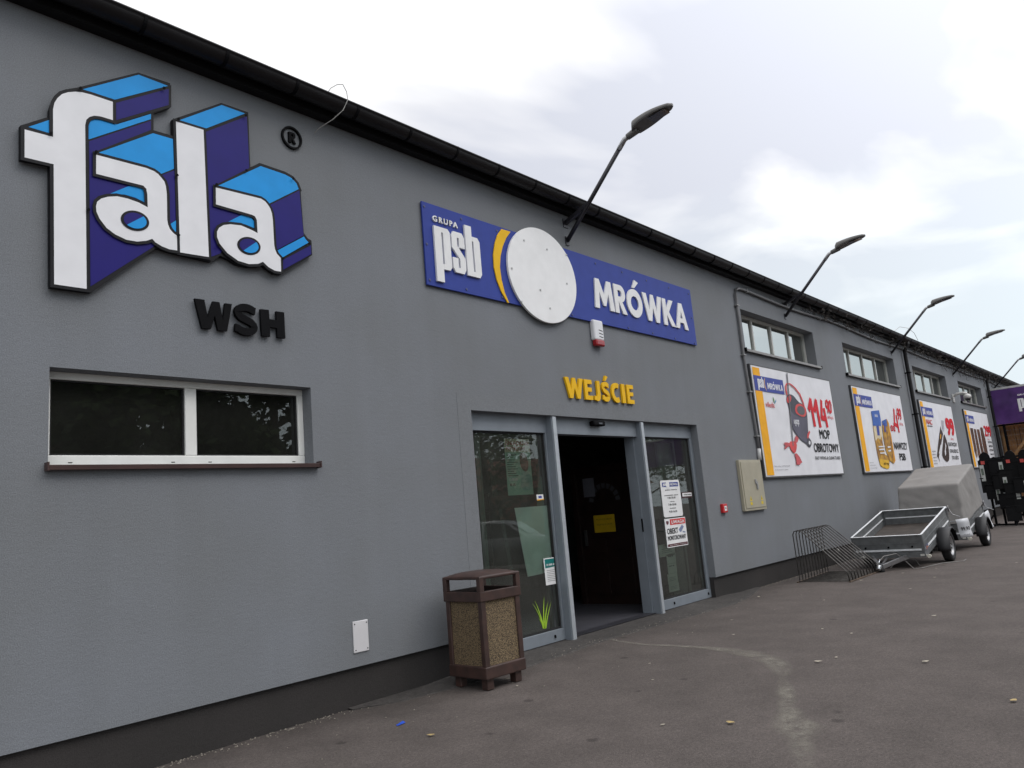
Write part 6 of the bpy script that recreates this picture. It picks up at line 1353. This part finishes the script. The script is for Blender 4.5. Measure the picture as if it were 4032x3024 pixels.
bm = BM(); v = [bm.verts.new(p) for p in ((29.5,-38.4,3.55),(62.5,-38.4,3.55),(62.5,-31.6,3.55),(29.5,-31.6,3.55),(29.5,-35,6.2),(62.5,-35,6.2))]
for q in ((0,1,5,4),(2,3,4,5),(3,0,4),(1,2,5),(0,3,2,1)): bm.faces.new([v[i] for i in q])
link('roof', bm, mat('roof_tiles', (.22,.08,.05), .8, var=.2), hs)
for x in (32, 36, 40, 44, 48, 52): bm = BM(); box(bm, x, x+1.1, -32.02, -31.96, 1.2, 2.6); link('window', bm, mat('house_window', (.05,.06,.07), .2), hs)
base_at(hs)
# parked car
pc = thing('parked_car', 'silver grey hatchback parked across the yard facing the shop', 'car', (17.0, -9.6, 0), rot=(0, 0, math.radians(62)))
M_PAINT = mat('silver_paint', (.22,.225,.23), .28, .6, var=.03, coat=.5); M_CG = mat('car_glass', (.015,.018,.02), .06)
sec = [(-2.05,.35,.62,.70),(-1.98,.28,.80,.80),(-1.75,.24,.95,.84),(-1.3,.22,1.38,.86),(-.9,.20,1.46,.87),(0,.20,1.48,.88),(.45,.20,1.42,.88),(1.05,.20,1.0,.87),(1.6,.22,.90,.85),(1.95,.28,.72,.80),(2.08,.35,.58,.70)]
bm = BM(); rings = []
for x, zl, zh, hw in sec:
    belt = min(.92, zh-.02); tw_ = hw if zh < 1.1 else hw*.72
    rings.append([bm.verts.new(p) for p in ((x,-hw*.92,zl),(x,-hw,zl+.15),(x,-hw,belt-.1),(x,-hw*.97,belt),(x,-tw_*.98,zh-.05) if zh > 1.1 else (x,-hw*.9,zh-.01),(x,-tw_*.7,zh),(x,tw_*.7,zh),(x,tw_*.98,zh-.05) if zh > 1.1 else (x,hw*.9,zh-.01),(x,hw*.97,belt),(x,hw,belt-.1),(x,hw,zl+.15),(x,hw*.92,zl))])
for a, b in zip(rings, rings[1:]):
    for k in range(12): bm.faces.new((a[k], b[k], b[(k+1) % 12], a[(k+1) % 12])).smooth = True
bm.faces.new(rings[0]); bm.faces.new(rings[-1][::-1]); bmesh.ops.recalc_face_normals(bm, faces=bm.faces); link('body', bm, M_PAINT, pc)
bm = BM()
for s_ in (-1, 1):
    for pts in ([(-1.35,.95),(-1.15,1.33),(-.35,1.40),(-.35,.95)], [(-.27,.95),(-.27,1.40),(.42,1.36),(.95,.97)]):
        ps = [(x, s_*(.865-.24*(z-.92)/.5), z) for x, z in pts]; bm.faces.new([bm.verts.new(p) for p in (ps if s_ > 0 else ps[::-1])])
for pts in (((.55,1.37),(1.03,1.02)), ((-1.36,1.36),(-1.74,1.0))):
    (xa, za), (xb_, zb2) = pts; o_ = .012; bm.faces.new([bm.verts.new(p) for p in ((xa+o_*2*(1 if xa > 0 else -1),-.56,za+o_),(xb_+o_*2*(1 if xa > 0 else -1),-.72,zb2+o_),(xb_+o_*2*(1 if xa > 0 else -1),.72,zb2+o_),(xa+o_*2*(1 if xa > 0 else -1),.56,za+o_))])
link('glazing', bm, M_CG, pc)
for x in (-1.3, 1.3):
    for s_ in (-1, 1):
        bm = BM(); tube(bm, [(x, s_*.70, .31), (x, s_*.89, .31)], .31, 24); wl = link('wheel', bm, M_TYRE, pc, bevel=.03); bm = BM(); tube(bm, [(x, s_*.88, .31), (x, s_*.897, .31)], .19, 18); link('rim', bm, M_RIM, wl)
bm = BM(); box(bm, -2.075, -2.02, -.26, .26, .52, .62); link('number_plate', bm, M_WHITE, pc)
for s_ in (-1, 1): bm = BM(); box(bm, -2.03, -1.9, s_*.62-.13, s_*.62+.13, .66, .80); link('tail_light', bm, mat('tail_red', (.4,.01,.01), .2), pc, bevel=.02)
for s_ in (-1, 1): bm = BM(); box(bm, 1.86, 2.0, s_*.60-.16, s_*.60+.16, .58, .72); link('headlight', bm, mat('head_clear', (.5,.5,.5), .1), pc, bevel=.02)
base_at(bld)

# clipped hedge closing the yard
bm = BM(); rh = random.Random(9)
for k in range(9000):
    x = rh.uniform(-14, 34); y = -24+rh.uniform(-.9, .9); z = rh.uniform(0, 2.6)**1.; c = Vector((x, y, z+.3*noise.noise(Vector((x*.6, 0, 3))))); s_ = rh.uniform(.10, .2)
    u_ = Vector((rh.gauss(0,1), rh.gauss(0,1), rh.gauss(0,1))).normalized(); v_ = u_.cross(Vector((rh.gauss(0,1), rh.gauss(0,1), rh.gauss(0,1)))).normalized()
    bm.faces.new([bm.verts.new(c+u_*s_*a+v_*s_*b*.7) for a, b in ((-1,0),(0,-1),(1,0),(0,1))])
hg = link('hedge', bm, leafmats[0]); tag(hg, 'long dark green hedge closing the far side of the yard', 'hedge')

# grit and crumbs gathered along the wall foot
bm = BM(); rg_ = random.Random(21)
for k in range(1500):
    x = 1.5+rg_.random()**1.4*22
    if DOOR[0]-.1 < x < DOOR[1]+.1: y = -.03-abs(rg_.gauss(0, .22)); z = .02
    else: y = .03-abs(rg_.gauss(0, .07)); z = .004
    if rg_.random() < .12: y -= rg_.random()*1.2; z = .003
    s_ = rg_.uniform(.003, .009); a = rg_.random()*6
    vs = [bm.verts.new((x+s_*math.cos(a+t)*1.3, y+s_*math.sin(a+t), z)) for t in (0, 2.1, 4.2)]+[bm.verts.new((x, y, z+s_*1.1))]
    for q in ((0,1,3),(1,2,3),(2,0,3)): bm.faces.new([vs[i] for i in q])
gr = link('grit', bm, mat('grit_stone', (.20,.18,.15), .85, var=.4, vs=40)); gr['kind'] = 'stuff'; gr['label'] = 'loose grit and crumbs along the wall foot'
